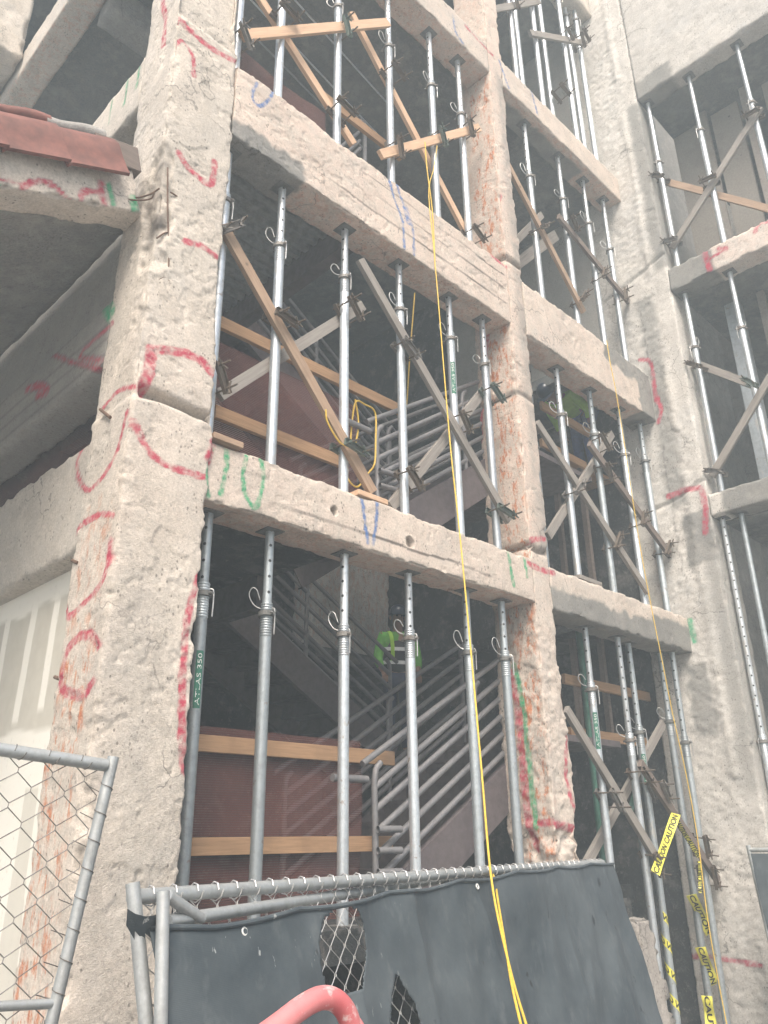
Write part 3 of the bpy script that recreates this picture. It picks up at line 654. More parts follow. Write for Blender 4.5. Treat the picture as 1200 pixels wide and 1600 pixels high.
# ================================================================== POST SHORES
BAYS = {'P': 'ground bay', 'V': 'ground side bay', 'M': 'middle bay', 'N': 'middle side bay', 'T': 'upper bay', 'O': 'upper side bay', 'Q': 'topmost side bay', 'R': 'wing'}
ORD = ['first', 'second', 'third', 'fourth', 'fifth', 'sixth', 'seventh', 'eighth']
posts = {}
def shore(key, x, y, z0, z1, zj, label, group, dull=False, holes=True, r=.0365, hole_turn=.0, pin=True, turn=0.):
    t = thing('post_shore', label, 'prop', (x, y, z0), group)
    h = z1 - z0; j = zj - z0; mo = M['galv_dull'] if dull else M['galv']; mi = (M['inner_dull'] if dull else M['inner']) if holes else mo
    MB().box((-.065, -.065, 0), (.065, .065, .008), bev=.002).build('base_plate', M['plate'], t)
    MB().tube([(0, 0, .008), (0, 0, j - .14)], r, 20).build('outer_tube', mo, t, True)
    it = MB().tube([(0, 0, j - .2), (0, 0, h - .008)], r * .80, 20).build('inner_tube', mi, t, True)
    it.rotation_euler = (0, 0, hole_turn)
    MB().box((-.07, -.07, h - .008), (.07, .07, h), bev=.002).build('head_plate', M['plate'], t)
    mb = MB()
    n = 13
    for i in range(n):                                  # thread ridges
        z = j - .14 + i * .0165; mb.tube([(0, 0, z), (0, 0, z + .005), (0, 0, z + .0105), (0, 0, z + .0165)], [r * .99, r * 1.07, r * 1.07, r * .99], 18, cap=False)
    mb.tube([(0, 0, j + .075), (0, 0, j + .0755)], [r * .99, r * .80], 18, cap=False)
    mb.build('threaded_collar', mo, t, True)
    nut = MB().tube([(0, 0, j - .012), (0, 0, j - .008), (0, 0, j + .02), (0, 0, j + .024)], [r * 1.15, r * 1.42, r * 1.42, r * 1.15], 18)
    for a in (turn, turn + math.pi):
        c, s = math.cos(a), math.sin(a); nut.tube([(c * r * 1.3, s * r * 1.3, j + .006), (c * r * 2.0, s * r * 2.0, j + .004)], [.013, .010], 8)
    nut.build('adjusting_nut', M['clamp_grey'] if not dull else M['plate'], t, True)
    if pin:
        tl = random.uniform(.85, 1.15); a = turn - 2.2 + random.uniform(-.4, .4); c, s = math.cos(a), math.sin(a)
        P = lambda u, z: (c * u, s * u, j + z)
        MB().tube(curve_pts([P(-.045, .04), P(0, .04), P(.05, .045), P(.09, .075 * tl), P(.115, .13 * tl), P(.10, .175 * tl), P(.07, .165 * tl), P(.045, .10)], 6), .004, 8).build('pin_wire', M['wire'], t, True)
        a2 = a + 2.6; c, s = math.cos(a2), math.sin(a2)
        MB().tube(curve_pts([P(.0, .04), P(.05, .038), P(.062, .02), P(.064, -.05), P(.062, -.13)], 5), .0045, 8).build('pin_handle', M['wire'], t, True)
    posts[key] = (x, y, t)
    return t
def face_cam(x, y): return math.atan2(CAM[1] - y, CAM[0] - x)
rows = {
 'P': [((325, 800), (285, 1390), 930, 1), ((425, 830), (395, 1380), 962, 1), ((541, 870), (532, 1370), 993, 0), ((639, 900), (648, 1360), 1000, 0), ((730, 935), (748, 1355), 1022, 1), ((785, 945), (810, 1350), 1032, 1)],
 'M': [((353, 215), (330, 680), 316, 0), ((437, 290), (428, 718), 387, 0), ((535, 350), (541, 762), 437, 0), ((622, 410), (633, 795), 487, 0), ((698, 460), (722, 830), 532, 0), ((750, 495), (780, 850), 572, 0)],
 'N': [((867, 575), (905, 900), 650, 0), ((918, 605), (960, 920), 682, 1), ((963, 640), (1010, 940), 712, 0), ((1000, 660), (1045, 955), 722, 1)],
 'T': [((365, 0), (360, 80), -60, 0), ((440, 0), (435, 145), -40, 0), ((528, 0), (527, 210), 14, 0), ((605, 0), (612, 280), 76, 0), ((668, 50), (685, 330), 137, 0), ((712, 90), (735, 370), 182, 0)],
 'O': [((815, 185), (848, 450), 278, 0), ((865, 235), (900, 440), 314, 0), ((905, 275), (940, 470), 352, 0), ((940, 305), (975, 540), 392, 0)],
}
zr = {'P': (1.13, 3.5), 'M': (3.9, 6.39), 'N': (3.89, 6.38), 'T': (7.1, 9.87), 'O': (7.06, 9.88)}
for kx, lst in rows.items():
    for i, (a, b_, jy, dull) in enumerate(lst):
        A_ = hit(a, 1, .17); B_ = hit(b_, 1, .17); x = (A_[0] + B_[0]) / 2
        if i == 0 and kx in 'PMT': x = max(x, .60)
        if kx == 'N' and i == 3 or kx == 'O' and i == 3: x = min(x, 6.74)
        # collar height from the picture row
        best = min(np.linspace(zr[kx][0], zr[kx][1], 300), key=lambda z: abs(_py((x, .17, z)) - jy)) if False else None
        lo_, hi_ = zr[kx]
        def py(z):
            d = np.array([x, .17, z]) - CAM; c = d[0] * CX + d[1] * CY + d[2] * CU; return 800 + F * c[1] / c[2]
        zs = np.linspace(lo_ + .3, hi_ - .2, 200); zj = float(zs[np.argmin([abs(py(z) - jy) for z in zs])])
        fc_ = face_cam(x, .17)
        shore(f'{kx}{i}', x, .17, lo_, hi_, zj, f'{"dull" if dull else "bright"} steel post shore, {ORD[i]} from the {"corner" if kx in "PMT" else "middle"} column in the {BAYS[kx]}',
              'post shores under the beams', bool(dull), True, hole_turn=fc_ + math.pi / 2 + (.35 if i % 2 else -.5) * (1 if kx != 'P' else .8), turn=fc_ + random.uniform(.6, 1.4), r=.037)
# ground side bay stands on the street
for i, (a, b_, jy, dull, yy, z0) in enumerate([((913, 990), (965, 1440), 1078, 0, .17, .99), ((965, 1005), (1040, 1600), 1158, 0, .17, GZ), ((980, 1010), (1060, 1600), 1146, 1, .24, GZ), ((1030, 1025), (1115, 1600), 1130, 1, .25, GZ), ((1048, 1030), (1140, 1600), 1162, 1, .14, GZ)]):
    A_ = hit(a, 1, yy); B_ = hit(b_, 1, yy); x = (A_[0] + B_[0]) / 2; x = min(x, 6.73)
    zj = float(hit((0.5 * (a[0] + b_[0]) - 20, jy), 1, yy)[2]); fc_ = face_cam(x, yy)
    shore(f'V{i}', x, yy, z0, 3.49, zj, f'tall {"dull" if dull else "bright"} steel post shore, {ORD[i]} from the middle column in the ground side bay', 'post shores under the beams', bool(dull), True, hole_turn=fc_ + math.pi / 2 + (.2 if i % 2 else -.3), turn=fc_ + 1)
# extra one just behind the middle side bay's first
shore('N4', 5.02, .60, 3.89, 6.9, 5.6, 'thin shore standing behind the first post of the middle side bay', 'post shores under the beams', True, True, pin=False)
# above the top beam, in pairs
for i, (a, b_, yy, jy) in enumerate([((795, 20), (808, 110), .12, None), ((805, 25), (815, 120), .24, None), ((835, 60), (850, 160), .12, None), ((848, 60), (862, 160), .24, None), ((870, 0), (900, 190), .12, 22), ((880, 0), (910, 200), .22, None), ((900, 40), (930, 230), .14, 24)]):
    A_ = hit(a, 1, yy); B_ = hit(b_, 1, yy); x = min((A_[0] + B_[0]) / 2, 6.72); zj = float(hit((892, jy), 1, yy)[2]) if jy else 13.4
    shore(f'Q{i}', x, yy, 10.3, 13.74, min(zj, 13.4), f'long pale post shore, {ORD[i]} of seven above the topmost beam', 'post shores under the beams', False, False, turn=face_cam(x, yy) + 1, r=.036, pin=bool(jy))
for i, (a, b_, z0, z1, jp, hol) in enumerate([((1015, 160), (1055, 410), 8.43, 11.42, (1030, 255), 0), ((1075, 115), (1130, 370), 8.43, 11.42, (1095, 205), 0), ((1150, 70), (1190, 220), 8.43, 11.42, (1170, 165), 0), ((1068, 460), (1125, 740), 5.25, 8.08, (1085, 545), 0), ((1137, 425), (1200, 690), 5.25, 8.08, (1157, 515), 0), ((1130, 810), (1195, 1180), GZ, 4.98, (1192, 1160), 1), ((1153, 805), (1200, 990), GZ, 4.98, (1205, 1150), 0)]):
    A_ = hit(a, 0, 7.0); B_ = hit(b_, 0, 7.0); y = (A_[1] + B_[1]) / 2; zj = float(hit(jp, 0, 7.0)[2])
    fl = ('upper opening', 'middle opening', 'lower opening')[0 if i < 3 else 1 if i < 5 else 2]; k = (0, 1, 2, 0, 1, 0, 1)[i]
    shore(f'R{i}', 7.0, y, z0, z1, zj, f'steel post shore, {ORD[k]} from the grey column in the {fl} of the wing', 'post shores under the beams', i > 5, bool(hol), hole_turn=face_cam(7, y) + math.pi / 2 + .15, turn=face_cam(7, y) - 1.2)

# printed labels on four shores
def wrap_label(key, z0, z1, r, ang, txt, thingobj=None):
    x, y, t = posts[key]; base = t.location.z; L = z1 - z0; half = .021
    v = []; n = 8
    for k in range(n + 1):
        a = ang + (k / n - .5) * 2 * half / r
        for z in (z0, z1): v.append((math.cos(a) * (r + .001), math.sin(a) * (r + .001), z - base))
    f = [(2 * k, 2 * k + 2, 2 * k + 3, 2 * k + 1) for k in range(n)]
    lb = mesh_obj('printed_label', v, f, M['label'], t)
    tv, tf, w = text_mesh(txt, .034); s = (L * .9) / w
    vv = []
    for p in tv:
        u = p.x * s; h = (p.y - .012)                     # reading upwards
        a = ang - h / r
        vv.append((math.cos(a) * (r + .002), math.sin(a) * (r + .002), z0 - base + L * .05 + u))
    mesh_obj('lettering', vv, tf, M['white'], lb)
def lab(key, pa, pb, yy):
    a = hit(pa, 1, yy)[2]; b_ = hit(pb, 1, yy)[2]; x, y, t = posts[key]; wrap_label(key, min(a, b_), max(a, b_), .037, face_cam(x, y) + .25, 'ATLAS 350')
lab('P0', (305, 1108), (310, 1018), .17); lab('V0', (944, 1172), (935, 1115), .17); lab('V2', (1003, 1225), (998, 1178), .24); lab('M4', (703, 615), (700, 565), .17)

# ================================================================== TIMBER AND CLAMPS
def board(pa, pb, ax, pl, w, t, mt_, label, group='timber braces on the shores', name='timber_brace'):
    A_ = Vector(hit(pa, ax, pl)); B_ = Vector(hit(pb, ax, pl)); d = (B_ - A_); L = d.length; d.normalize()
    nrm = Vector((0, 1, 0)) if ax == 1 else Vector((1, 0, 0)); u = nrm.cross(d).normalized()
    Mx = Matrix((d, u, nrm)).transposed().to_4x4(); Mx.translation = (A_ + B_) / 2
    o = MB().box((-L / 2, -w / 2, -t / 2), (L / 2, w / 2, t / 2), bev=.003).build(name, M[mt_])
    o.matrix_world = Mx; tag(o, label, 'timber', group); return d
bd = {}
def brace(key, pa, pb, front, mt_, label, ax=1, w=.088, t=.04, off=None):
    pl = {1: (.108, .232), 0: (6.938, 7.062)}[ax][0 if front else 1] if off is None else off
    bd[key] = (board(pa, pb, ax, pl, w, t, mt_, label), ax, label)
brace('W1', (347, 352), (582, 770), 1, 'wood_tan', 'long tan brace running down from the corner column across the middle bay')
brace('W2', (342, 618), (566, 478), 0, 'wood_grey', 'grey brace rising from the corner column behind the tan brace')
brace('W3', (562, 406), (795, 815), 1, 'wood_grey', 'long grey brace sloping down to the middle column in the middle bay')
brace('W4', (610, 792), (766, 598), 0, 'wood_grey', 'grey knotted brace rising to the middle column in the middle bay')
brace('W5', (838, 660), (1012, 925), 1, 'wood_grey', 'long grey brace sloping down across the middle side bay')
brace('W6', (856, 838), (956, 678), 0, 'wood_grey', 'grey brace rising across the middle side bay')
brace('W7', (920, 693), (1047, 868), 1, 'wood_dark', 'short dark brace near the grey column in the middle side bay', off=.085)
brace('W8', (378, 56), (606, 36), 1, 'wood_fresh', 'fresh pale rail lying level across the upper bay')
brace('W9', (402, -8), (552, 226), 0, 'wood_fresh', 'fresh pale brace sloping down beside the corner column in the upper bay')
brace('W10', (548, 20), (732, 372), 0, 'wood_fresh', 'long fresh pale brace sloping down to the middle column in the upper bay')
brace('W11', (594, 242), (748, 200), 1, 'wood_fresh', 'short fresh pale rail with yellow rope tied round it')
brace('W13', (787, 246), (912, 488), 1, 'wood_tan', 'brown brace sloping down across the upper side bay')
brace('W14', (872, 338), (982, 472), 1, 'wood_dark', 'short dark brace near the grey column in the upper side bay')
brace('W15', (795, 388), (846, 336), 0, 'wood_grey', 'pale stub of board behind the first post of the upper side bay', off=.40)
brace('W15b', (797, 420), (868, 368), 0, 'wood_grey', 'pale flat board low behind the upper side bay posts', off=.5, w=.14)
brace('W16', (1050, 388), (1188, 168), 1, 'wood_grey', 'grey brace rising steeply in the upper opening of the wing', ax=0)
brace('W17', (1040, 284), (1215, 330), 0, 'wood_tan', 'level tan board behind the posts in the upper opening of the wing', ax=0)
brace('W18', (1112, 745), (1215, 570), 1, 'wood_grey', 'grey brace rising steeply in the middle opening of the wing', ax=0)
brace('W19', (1082, 566), (1182, 604), 0, 'wood_grey', 'short grey tie between two posts in the middle opening of the wing', ax=0)
brace('W20', (884, 1108), (1032, 1352), 1, 'wood_grey', 'long grey brace sloping down across the ground side bay')
brace('W21', (916, 1350), (1036, 1130), 0, 'wood_grey', 'pale brace rising behind the posts of the ground side bay', off=.30)
brace('W22', (1000, 1192), (1122, 1376), 1, 'wood_dark', 'dark brace with caution tape tied to it in the ground side bay', off=.085)
brace('W23', (756, 18), (842, 2), 1, 'wood_grey', 'grey rail clamped high on the posts above the topmost beam', off=.07)
brace('W24', (828, 52), (915, 68), 1, 'wood_grey', 'lower grey rail clamped on the posts above the topmost beam', off=.07)
# clamp prototype: front and back plates on two threaded rods with wing nuts; axis z of the thing points out of the wall
def clamp_proto(matp):
    t = bpy.data.objects.new('rod_clamp', None); COL.objects.link(t)
    for z in (.036, -.115):
        mb = MB().box((-.11, -.024, z - .006), (.11, .024, z + .006), bev=.002); mb.box((-.11, -.027, z - .004), (.11, -.023, z + .026)); mb.box((-.11, .023, z - .004), (.11, .027, z + .026))
        mb.build('clamp_plate', matp, t)
    for x in (-.078, .078):
        rd = MB().tube([(x, 0, -.15), (x, 0, .155)], .007, 8).build('threaded_rod', M['rust'], t, True)
        nt_ = MB().tube([(x, 0, .064), (x, 0, .085)], .014, 6)
        a = .6 if x > 0 else -.5
        for s in (1, -1):
            d = Vector((math.cos(a), math.sin(a), 0)) * s; c = Vector((x, 0, .074)); nt_.tube([c + d * .012, c + d * .045 + Vector((0, 0, .014))], [.009, .006], 6)
        nt_.build('wing_nut', matp, rd)
    return t
protos = [clamp_proto(M['rust']), clamp_proto(M['rust_green']), clamp_proto(M['clamp_grey'])]
pused = [False] * 3
def post_words(pk):
    if pk[0] == 'R': k = int(pk[1]); return f'the {ORD[(0, 1, 2, 0, 1, 0, 1)[k]]} {("upper", "upper", "upper", "middle", "middle", "lower", "lower")[k]} wing post'
    return f'the {ORD[int(pk[1])]} {BAYS[pk[0]]} post'
SHORT = {'W1': 'the tan brace', 'W2': 'the rising grey brace', 'W3': 'the long grey brace', 'W4': 'the knotted brace', 'W5': 'the sloping brace', 'W6': 'the rising brace', 'W7': 'the dark brace', 'W8': 'the level pale rail', 'W9': 'the pale brace', 'W10': 'the long pale brace', 'W11': 'the roped rail', 'W13': 'the brown brace', 'W14': 'the dark brace', 'W16': 'the rising brace', 'W17': 'the level board', 'W18': 'the rising brace', 'W19': 'the short tie', 'W20': 'the sloping brace', 'W21': 'the pale rising brace', 'W22': 'the dark brace', 'W23': 'the upper rail', 'W24': 'the lower rail', None: 'nothing'}
used = {}
def clamp(bk, pk, px, kind=0, turn=None, front=True, note=''):
    x, y, _ = posts[pk]; d, ax, _l = bd[bk] if bk else (Vector((1, 0, 0)), 1 if pk[0] != 'R' else 0, '')
    p = hit(px, ax, .115 if ax == 1 else 6.945)
    c = protos[kind] if not pused[kind] else copy_tree(protos[kind]); pused[kind] = True
    nrm = Vector((0, -1, 0)) if ax == 1 else Vector((-1, 0, 0))
    nrm = (nrm + Vector((random.uniform(-.12, .12), random.uniform(-.12, .12), random.uniform(-.15, .05)))).normalized()
    u = nrm.cross(d).normalized()
    if turn is not None: u = Matrix.Rotation(turn, 3, nrm) @ Vector((0, 0, 1)); u = (u - nrm * u.dot(nrm)).normalized()
    else: u = Matrix.Rotation(random.uniform(-.25, .25), 3, nrm) @ u
    w = nrm.cross(u)
    Mx = Matrix((u, w, nrm)).transposed().to_4x4(); cen = Vector(p)
    if ax == 1: cen.x = x; cen.y = .085 if pk[0] != 'Q' else .05
    else: cen.y = y; cen.x = 6.915
    Mx.translation = cen; c.matrix_world = Mx
    look = ('rusty brown', 'greenish', 'grey steel')[kind]
    if bk: lb = f'{look} rod clamp holding {SHORT[bk]} on {post_words(pk)}'
    else: lb = f'{look} rod clamp alone on {post_words(pk)}'
    if note: lb += ' ' + note
    tag(c, lb, 'clamp', 'rod clamps on the shores')
for a in [('W1', 'M0', (360, 366), 2), ('W2', 'M0', (347, 600), 0, .5), ('W1', 'M1', (434, 500), 0, 1.45), ('W2', 'M2', (543, 487), 0, .7), ('W1', 'M2', (548, 705), 1, 1.45), ('W3', 'M3', (628, 545), 2, 1.0), ('W4', 'M3', (641, 752), 0, .8), ('W3', 'M4', (716, 662), 0, .7), ('W4', 'M5', (758, 612), 1, .9), ('W3', 'M5', (776, 800), 1, 1.3),
          ('W5', 'N0', (897, 765), 2), ('W6', 'N1', (930, 690), 0, .6), ('W7', 'N1', (938, 737), 0, .5), ('W5', 'N1', (958, 848), 0), ('W7', 'N2', (1000, 815), 0), ('W7', 'N3', (1035, 858), 0),
          ('W8', 'T0', (366, 58), 2, .6), ('W9', 'T1', (440, 22), 0, 1.3), ('W8', 'T2', (530, 46), 1, .3), ('W9', 'T2', (530, 172), 0, 1.3), ('W10', 'T3', (608, 112), 0, 1.3), ('W11', 'T3', (620, 238), 0, .35), ('W11', 'T4', (682, 217), 1, .5), ('W11', 'T5', (728, 205), 0, .35), ('W10', 'T5', (733, 365), 0, 1.2),
          ('W13', 'O0', (838, 355), 0), ('W14', 'O1', (881, 345), 0, .7), ('W13', 'O1', (902, 465), 0), ('W14', 'O2', (930, 425), 0), ('W14', 'O3', (968, 462), 0),
          ('W23', 'Q0', (795, 10), 0, .3), ('W23', 'Q2', (838, 3), 0, .4), ('W24', 'Q4', (882, 62), 0, .6), ('W24', 'Q5', (893, 60), 0, .5), ('W24', 'Q6', (908, 64), 0, .6), (None, 'Q3', (865, 140), 0, 1.2),
          ('W16', 'R0', (1048, 380), 2, 1.3), ('W16', 'R1', (1106, 286), 0, 1.5), ('W16', 'R2', (1170, 186), 0, 1.5), ('W17', 'R0', (1034, 277), 0, .9), ('W18', 'R3', (1120, 738), 2, 1.2), ('W19', 'R3', (1090, 572), 0, .9), ('W19', 'R4', (1178, 600), 1, .7),
          ('W20', 'V0', (948, 1250), 2, .7), ('W22', 'V1', (1005, 1215), 0, .9), ('W22', 'V2', (1018, 1236), 2, .6), ('W20', 'V1', (1020, 1350), 0, .4), ('W22', 'V3', (1090, 1322), 0, .3), ('W22', 'V4', (1112, 1370), 0, .25)]:
    bk, pk, px, kd = a[:4]; clamp(bk, pk, px, kd, a[4] if len(a) > 4 else None)

# timber packers on beam tops
def packer(px, y, z, L, mt_, label):
    p = hit(px, 1, y); o = MB().box((-L / 2, -.06, 0), (L / 2, .06, .04), bev=.004).build('timber_packer', M[mt_]); o.location = (p[0], y, z); tag(o, label, 'timber', 'packers under the shores')
packer((350, 683), .03, 3.905, .22, 'wood_tan', 'small tan packer under the first post beside the corner column')
packer((575, 770), .06, 3.905, .3, 'wood_fresh', 'thin pale packer under the tan brace end')
packer((915, 905), .08, 3.90, .4, 'wood_grey', 'grey packer on the low beam by the middle column')

# ================================================================== GUARDRAILS AND NETTING
def rail_board(pa, pb, y, label, w=.10):
    A_ = hit(pa, 1, y); B_ = hit(pb, 1, y); x0, x1 = A_[0], B_[0]; z = (A_[2] + B_[2]) / 2
    o = MB().box((-(x1 - x0) / 2, -w / 2, -.02), ((x1 - x0) / 2, w / 2, .02), bev=.003).build('guardrail_board', M['wood_rail'])
    o.matrix_world = Matrix.Translation(((x0 + x1) / 2, y, z)) @ Matrix.Rotation(R(90), 4, 'X'); tag(o, label, 'timber', 'guardrail boards'); return x0, x1, z
rail_board((280, 1155), (614, 1188), .545, 'top orange guardrail board in the ground bay')
rail_board((280, 1318), (611, 1322), .545, 'lower orange guardrail board in the ground bay')
rail_board((335, 520), (632, 628), .545, 'top orange guardrail board in the middle bay, under the rising grey brace')
rail_board((335, 642), (530, 722), .545, 'lower orange guardrail board in the middle bay')
rail_board((880, 1058), (1018, 1092), .62, 'upper orange guardrail board in the ground side bay')
rail_board((890, 1142), (1010, 1162), .62, 'lower orange guardrail board in the ground side bay')
rail_board((845, 632), (940, 690), .62, 'upper orange guardrail board in the middle side bay')
rail_board((845, 690), (915, 730), .62, 'lower orange guardrail board in the middle side bay')
rail_board((500, 168), (625, 226), .5, 'orange guardrail board behind the upper beam')
def net(name, orig, du, dv, nu, nv, label, amp=.02, seed=0):
    o_, du, dv = Vector(orig), Vector(du), Vector(dv); nrm = du.cross(dv).normalized(); V = []
    for i in range(nu + 1):
        for j in range(nv + 1): V.append(o_ + du * (i / nu) + dv * (j / nv))
    A_ = np.array(V); n = fbm(A_, 2.2, 3, 300 + seed); 
    V = [v + nrm * float(a) * amp for v, a in zip(V, n)]
    f = [(i * (nv + 1) + j, (i + 1) * (nv + 1) + j, (i + 1) * (nv + 1) + j + 1, i * (nv + 1) + j + 1) for i in range(nu) for j in range(nv)]
    o = mesh_obj('debris_netting', V, f, M['net'], None, True); tag(o, label, 'netting', 'red debris netting'); return o
net('n', (.56, .585, 1.13), (1.78, 0, 0), (0, 0, 1.15), 40, 20, 'red netting behind the two guardrail boards of the ground bay')
net('n', (.56, .585, 3.89), (1.75, 0, 0), (0, 0, 1.18), 40, 20, 'red netting behind the guardrail boards of the middle bay')
net('n', (.40, .6, 3.89), (0, 4.5, 0), (0, 0, 1.4), 60, 16, 'long red netting closing the gap under the side wall beam', .05)
net('n', (4.2, .68, 2.55), (1.0, 0, 0), (0, 0, .55), 30, 12, 'red netting behind the guardrails of the ground side bay')
net('n', (.56, .56, 7.06), (1.3, 0, 0), (0, 0, 1.02), 40, 16, 'red netting showing just above the upper beam')

# ================================================================== STAIRS
def stair(base, top, label, x0=2.36, x1=4.62):
    zm = (base + top) / 2; t = thing('steel_staircase', label, 'stairs', (x0, .44, base), 'steel stairs in the stairwell')
    off = Vector((-x0, -.44, -base))
    def flight(xa, za, xb, zb, y0, y1, n, stubs=False):
        d = Vector((xb - xa, 0, zb - za)); L = d.length; sgn = 1 if xb > xa else -1
        ang = math.atan2(zb - za, abs(xb - xa)); rot = Matrix.Rotation(-ang, 4, 'Y') if sgn > 0 else Matrix.Rotation(ang, 4, 'Y')
        for y in (y0, y1):
            mb = MB(); Mx = Matrix.Translation(Vector((xa, y, za)) + off) @ rot
            hi = L if sgn > 0 else 0; lo = 0 if sgn > 0 else -L
            mb.box((lo - .05, -.006, -.20), (hi + .05, .006, .10), Mx)
            mb.box((lo - .05, -.006, .10), (hi + .05, .055, .112), Mx); mb.box((lo - .05, -.006, -.212), (hi + .05, .055, -.20), Mx)
            mb.build('stringer', M['stair'], t)
        for i in range(n):
            x = xa + (xb - xa) * (i + .5) / n; z = za + (zb - za) * (i + .5) / n; w = abs(xb - xa) / n
            mb = MB().box((x - w * .55, y0 + .007, z - .02), (x + w * .55, y1 - .007, z + .02), Matrix.Translation(off)); xr = x + w * .5 * sgn
            mb.box((xr - .004, y0 + .007, z + .021), (xr + .004, y1 - .007, z + (zb - za) / n), Matrix.Translation(off)); mb.build('tread', M['stair'], t)
        for y in (y0 + .02, y1 - .02):
            rl = None
            for k in range(6):
                h = .22 + k * .152
                P0 = Vector((xa - (.0 if k < 5 else .12) * sgn, y, za + h)) + off; P1 = Vector((xb, y, zb + h)) + off
                pts = [P0, P1]
                if stubs and y < y0 + .1 and k < 5: pts = [P0 + Vector((.21, -.06, 0)), P0 + Vector((0, -.03, 0)), P0 + Vector((0, 0, .0)), P1][2:]
                mb = MB().tube(pts, .0235, 10)
                o = mb.build('rail', M['rail'], t, True)
                if stubs and y < y0 + .1 and k in (0, 1, 2, 3, 5):
                    q0 = Vector((xa - .02, y - .045, za + h * .9 - .06)) + off
                    if k == 5: MB().tube([q0 + Vector((-.42, 0, .05)), q0 + Vector((-.1, 0, .05))], .026, 12).build('rail_stub', M['rail'], t, True)
                    else: MB().tube([q0, q0 + Vector((.2, -.03, 0))], .024, 12, cap=False).build('rail_stub', M['rail'], t, True)
            for fr in (0.0, .52, 1.0):
                x = xa + (xb - xa) * fr; z = za + (zb - za) * fr
                MB().tube(curve_pts([Vector((x, y, z + .0)) + off, Vector((x, y, z + .5)) + off, Vector((x, y, z + .9)) + off, Vector((x + .06 * sgn, y, z + 1.0)) + off], 4), .023, 10).build('rail_post', M['rail'], t, True)
    flight(x0, base, x1, zm, .44, 1.5, 8, True); flight(x1, zm, x0 - .1, top, 2.5, 3.45, 9)
    MB().box((x1 + .06, .44, zm - .06), (x1 + 1.2, 3.5, zm), Matrix.Translation(off)).build('landing', M['stair'], t)
    return t
stair(1.13, 3.885, 'lowest grey steel stair with pipe railings rising behind the ground bay')
stair(3.885, 7.05, 'middle grey steel stair with pipe railings rising behind the middle bay', 2.42, 4.68)
t = thing('pipe_railing', 'bent grey pipe railing end behind the upper beam', 'railing', tuple(hit((568, 245), 1, .9)))
o_ = t.location.copy()
MB().tube(curve_pts([Vector((hit((568, 245), 1, .9)[0], .9, 7.06)) - o_, Vector(hit((570, 215), 1, .9)) - o_, Vector(hit((569, 195), 1, .9)) - o_, Vector(hit((563, 189), 1, .9)) - o_, Vector(hit((556, 193), 1, .9)) - o_], 6), .024, 12).build('rail_post', M['rail'], t, True)
for pa, pb in (((560, 207), (530, 232)), ((562, 220), (535, 245)), ((563, 232), (540, 253))):
    MB().tube([Vector(hit(pa, 1, .9)) - o_, Vector(hit(pb, 1, .93)) - o_], .02, 10).build('rail', M['rail'], t, True)

# ================================================================== FENCES
def wires(mb, o_, du, dv, U, V, p, r, cutoff=None, n=4, keep=None):
    """diamond wire: zigzag strands woven up the panel"""
    du, dv = Vector(du).normalized(), Vector(dv).normalized(); nn = du.cross(dv); o_ = Vector(o_)
    i = 0; u = p
    while u < U:
        pts = []; k = 0; v = 0.
        def flush():
            if len(pts) > 1: mb.tube(list(pts), r, n, False)
            pts.clear()
        while v <= V:
            sg = 1 if (k + i) % 2 else -1; uu = u + sg * p * .5 * 1.04; dz = .003 * sg
            c = o_ + du * uu + dv * v + nn * dz
            if (keep is None or keep(uu, v)): pts += [c - dv * p * .12, c + dv * p * .12]
            else: flush()
            k += 1; v += p * .95
        flush()
        u += p; i += 1
# screened panel
FA = Vector(hit((205, 1402), 1, -2.0)); FB = Vector(hit((940, 1348), 1, -1.25)); du = (FB - FA); FL = du.length; du.normalize()
dv = Vector((.1306, -.179, -.975)); dv.normalize()
sf = thing('screened_fence', 'leaning wire fence panel covered with torn dark grey cloth', 'fence', tuple(FA))
FH = (FA.z - GZ - .02) / -dv.z
fm = MB()
pip = lambda a, b, r=.021, nm='fence_rail', sag=0: MB().tube(curve_pts([a, a.lerp(b, .33) + Vector((0, 0, sag)), a.lerp(b, .66) + Vector((0, 0, sag)), b], 6), r, 14).build(nm, M['fence_pipe'], sf, True)
L0 = Vector((0, 0, 0)); nf = du.cross(dv).normalized()
if nf.y > 0: nf = -nf                                    # towards the street
pip(L0, du * FL, .0175)
pip(L0 - du * .0 - Vector((0, 0, -.03)), dv * FH, .0165, 'fence_post'); pX = Vector(hit((255, 1393), 1, -2.06)) - FA; pip(pX, pX + (Vector(hit((251, 1600), 1, -2.10)) - Vector(hit((255, 1393), 1, -2.06))) * 3.2, .0150, 'fence_post'); pip(du * FL, du * FL + dv * FH, .019, 'fence_post')
pip(dv * FH * .97, du * FL + dv * FH * .97, .018)
# second rail of the overlapping panel, sagging lower at one end
pA = Vector(hit((262, 1440), 1, -2.02)) - FA; pB = Vector(hit((665, 1378), 1, -1.62)) - FA
pip(pA, pB, .0155); pip(pB, du * FL * .98 + nf * .03 - Vector((0, 0, .005)), .0155)
pip(Vector(hit((262, 1400), 1, -2.03)) - FA, Vector(hit((315, 1436), 1, -2.0)) - FA, .014, 'fence_brace')
wm = MB(); wires(wm, (0, 0, 0), du, dv, FL - .08, FH - .05, .037, .0016); wm.build('chain_mesh', M['wire'], sf)
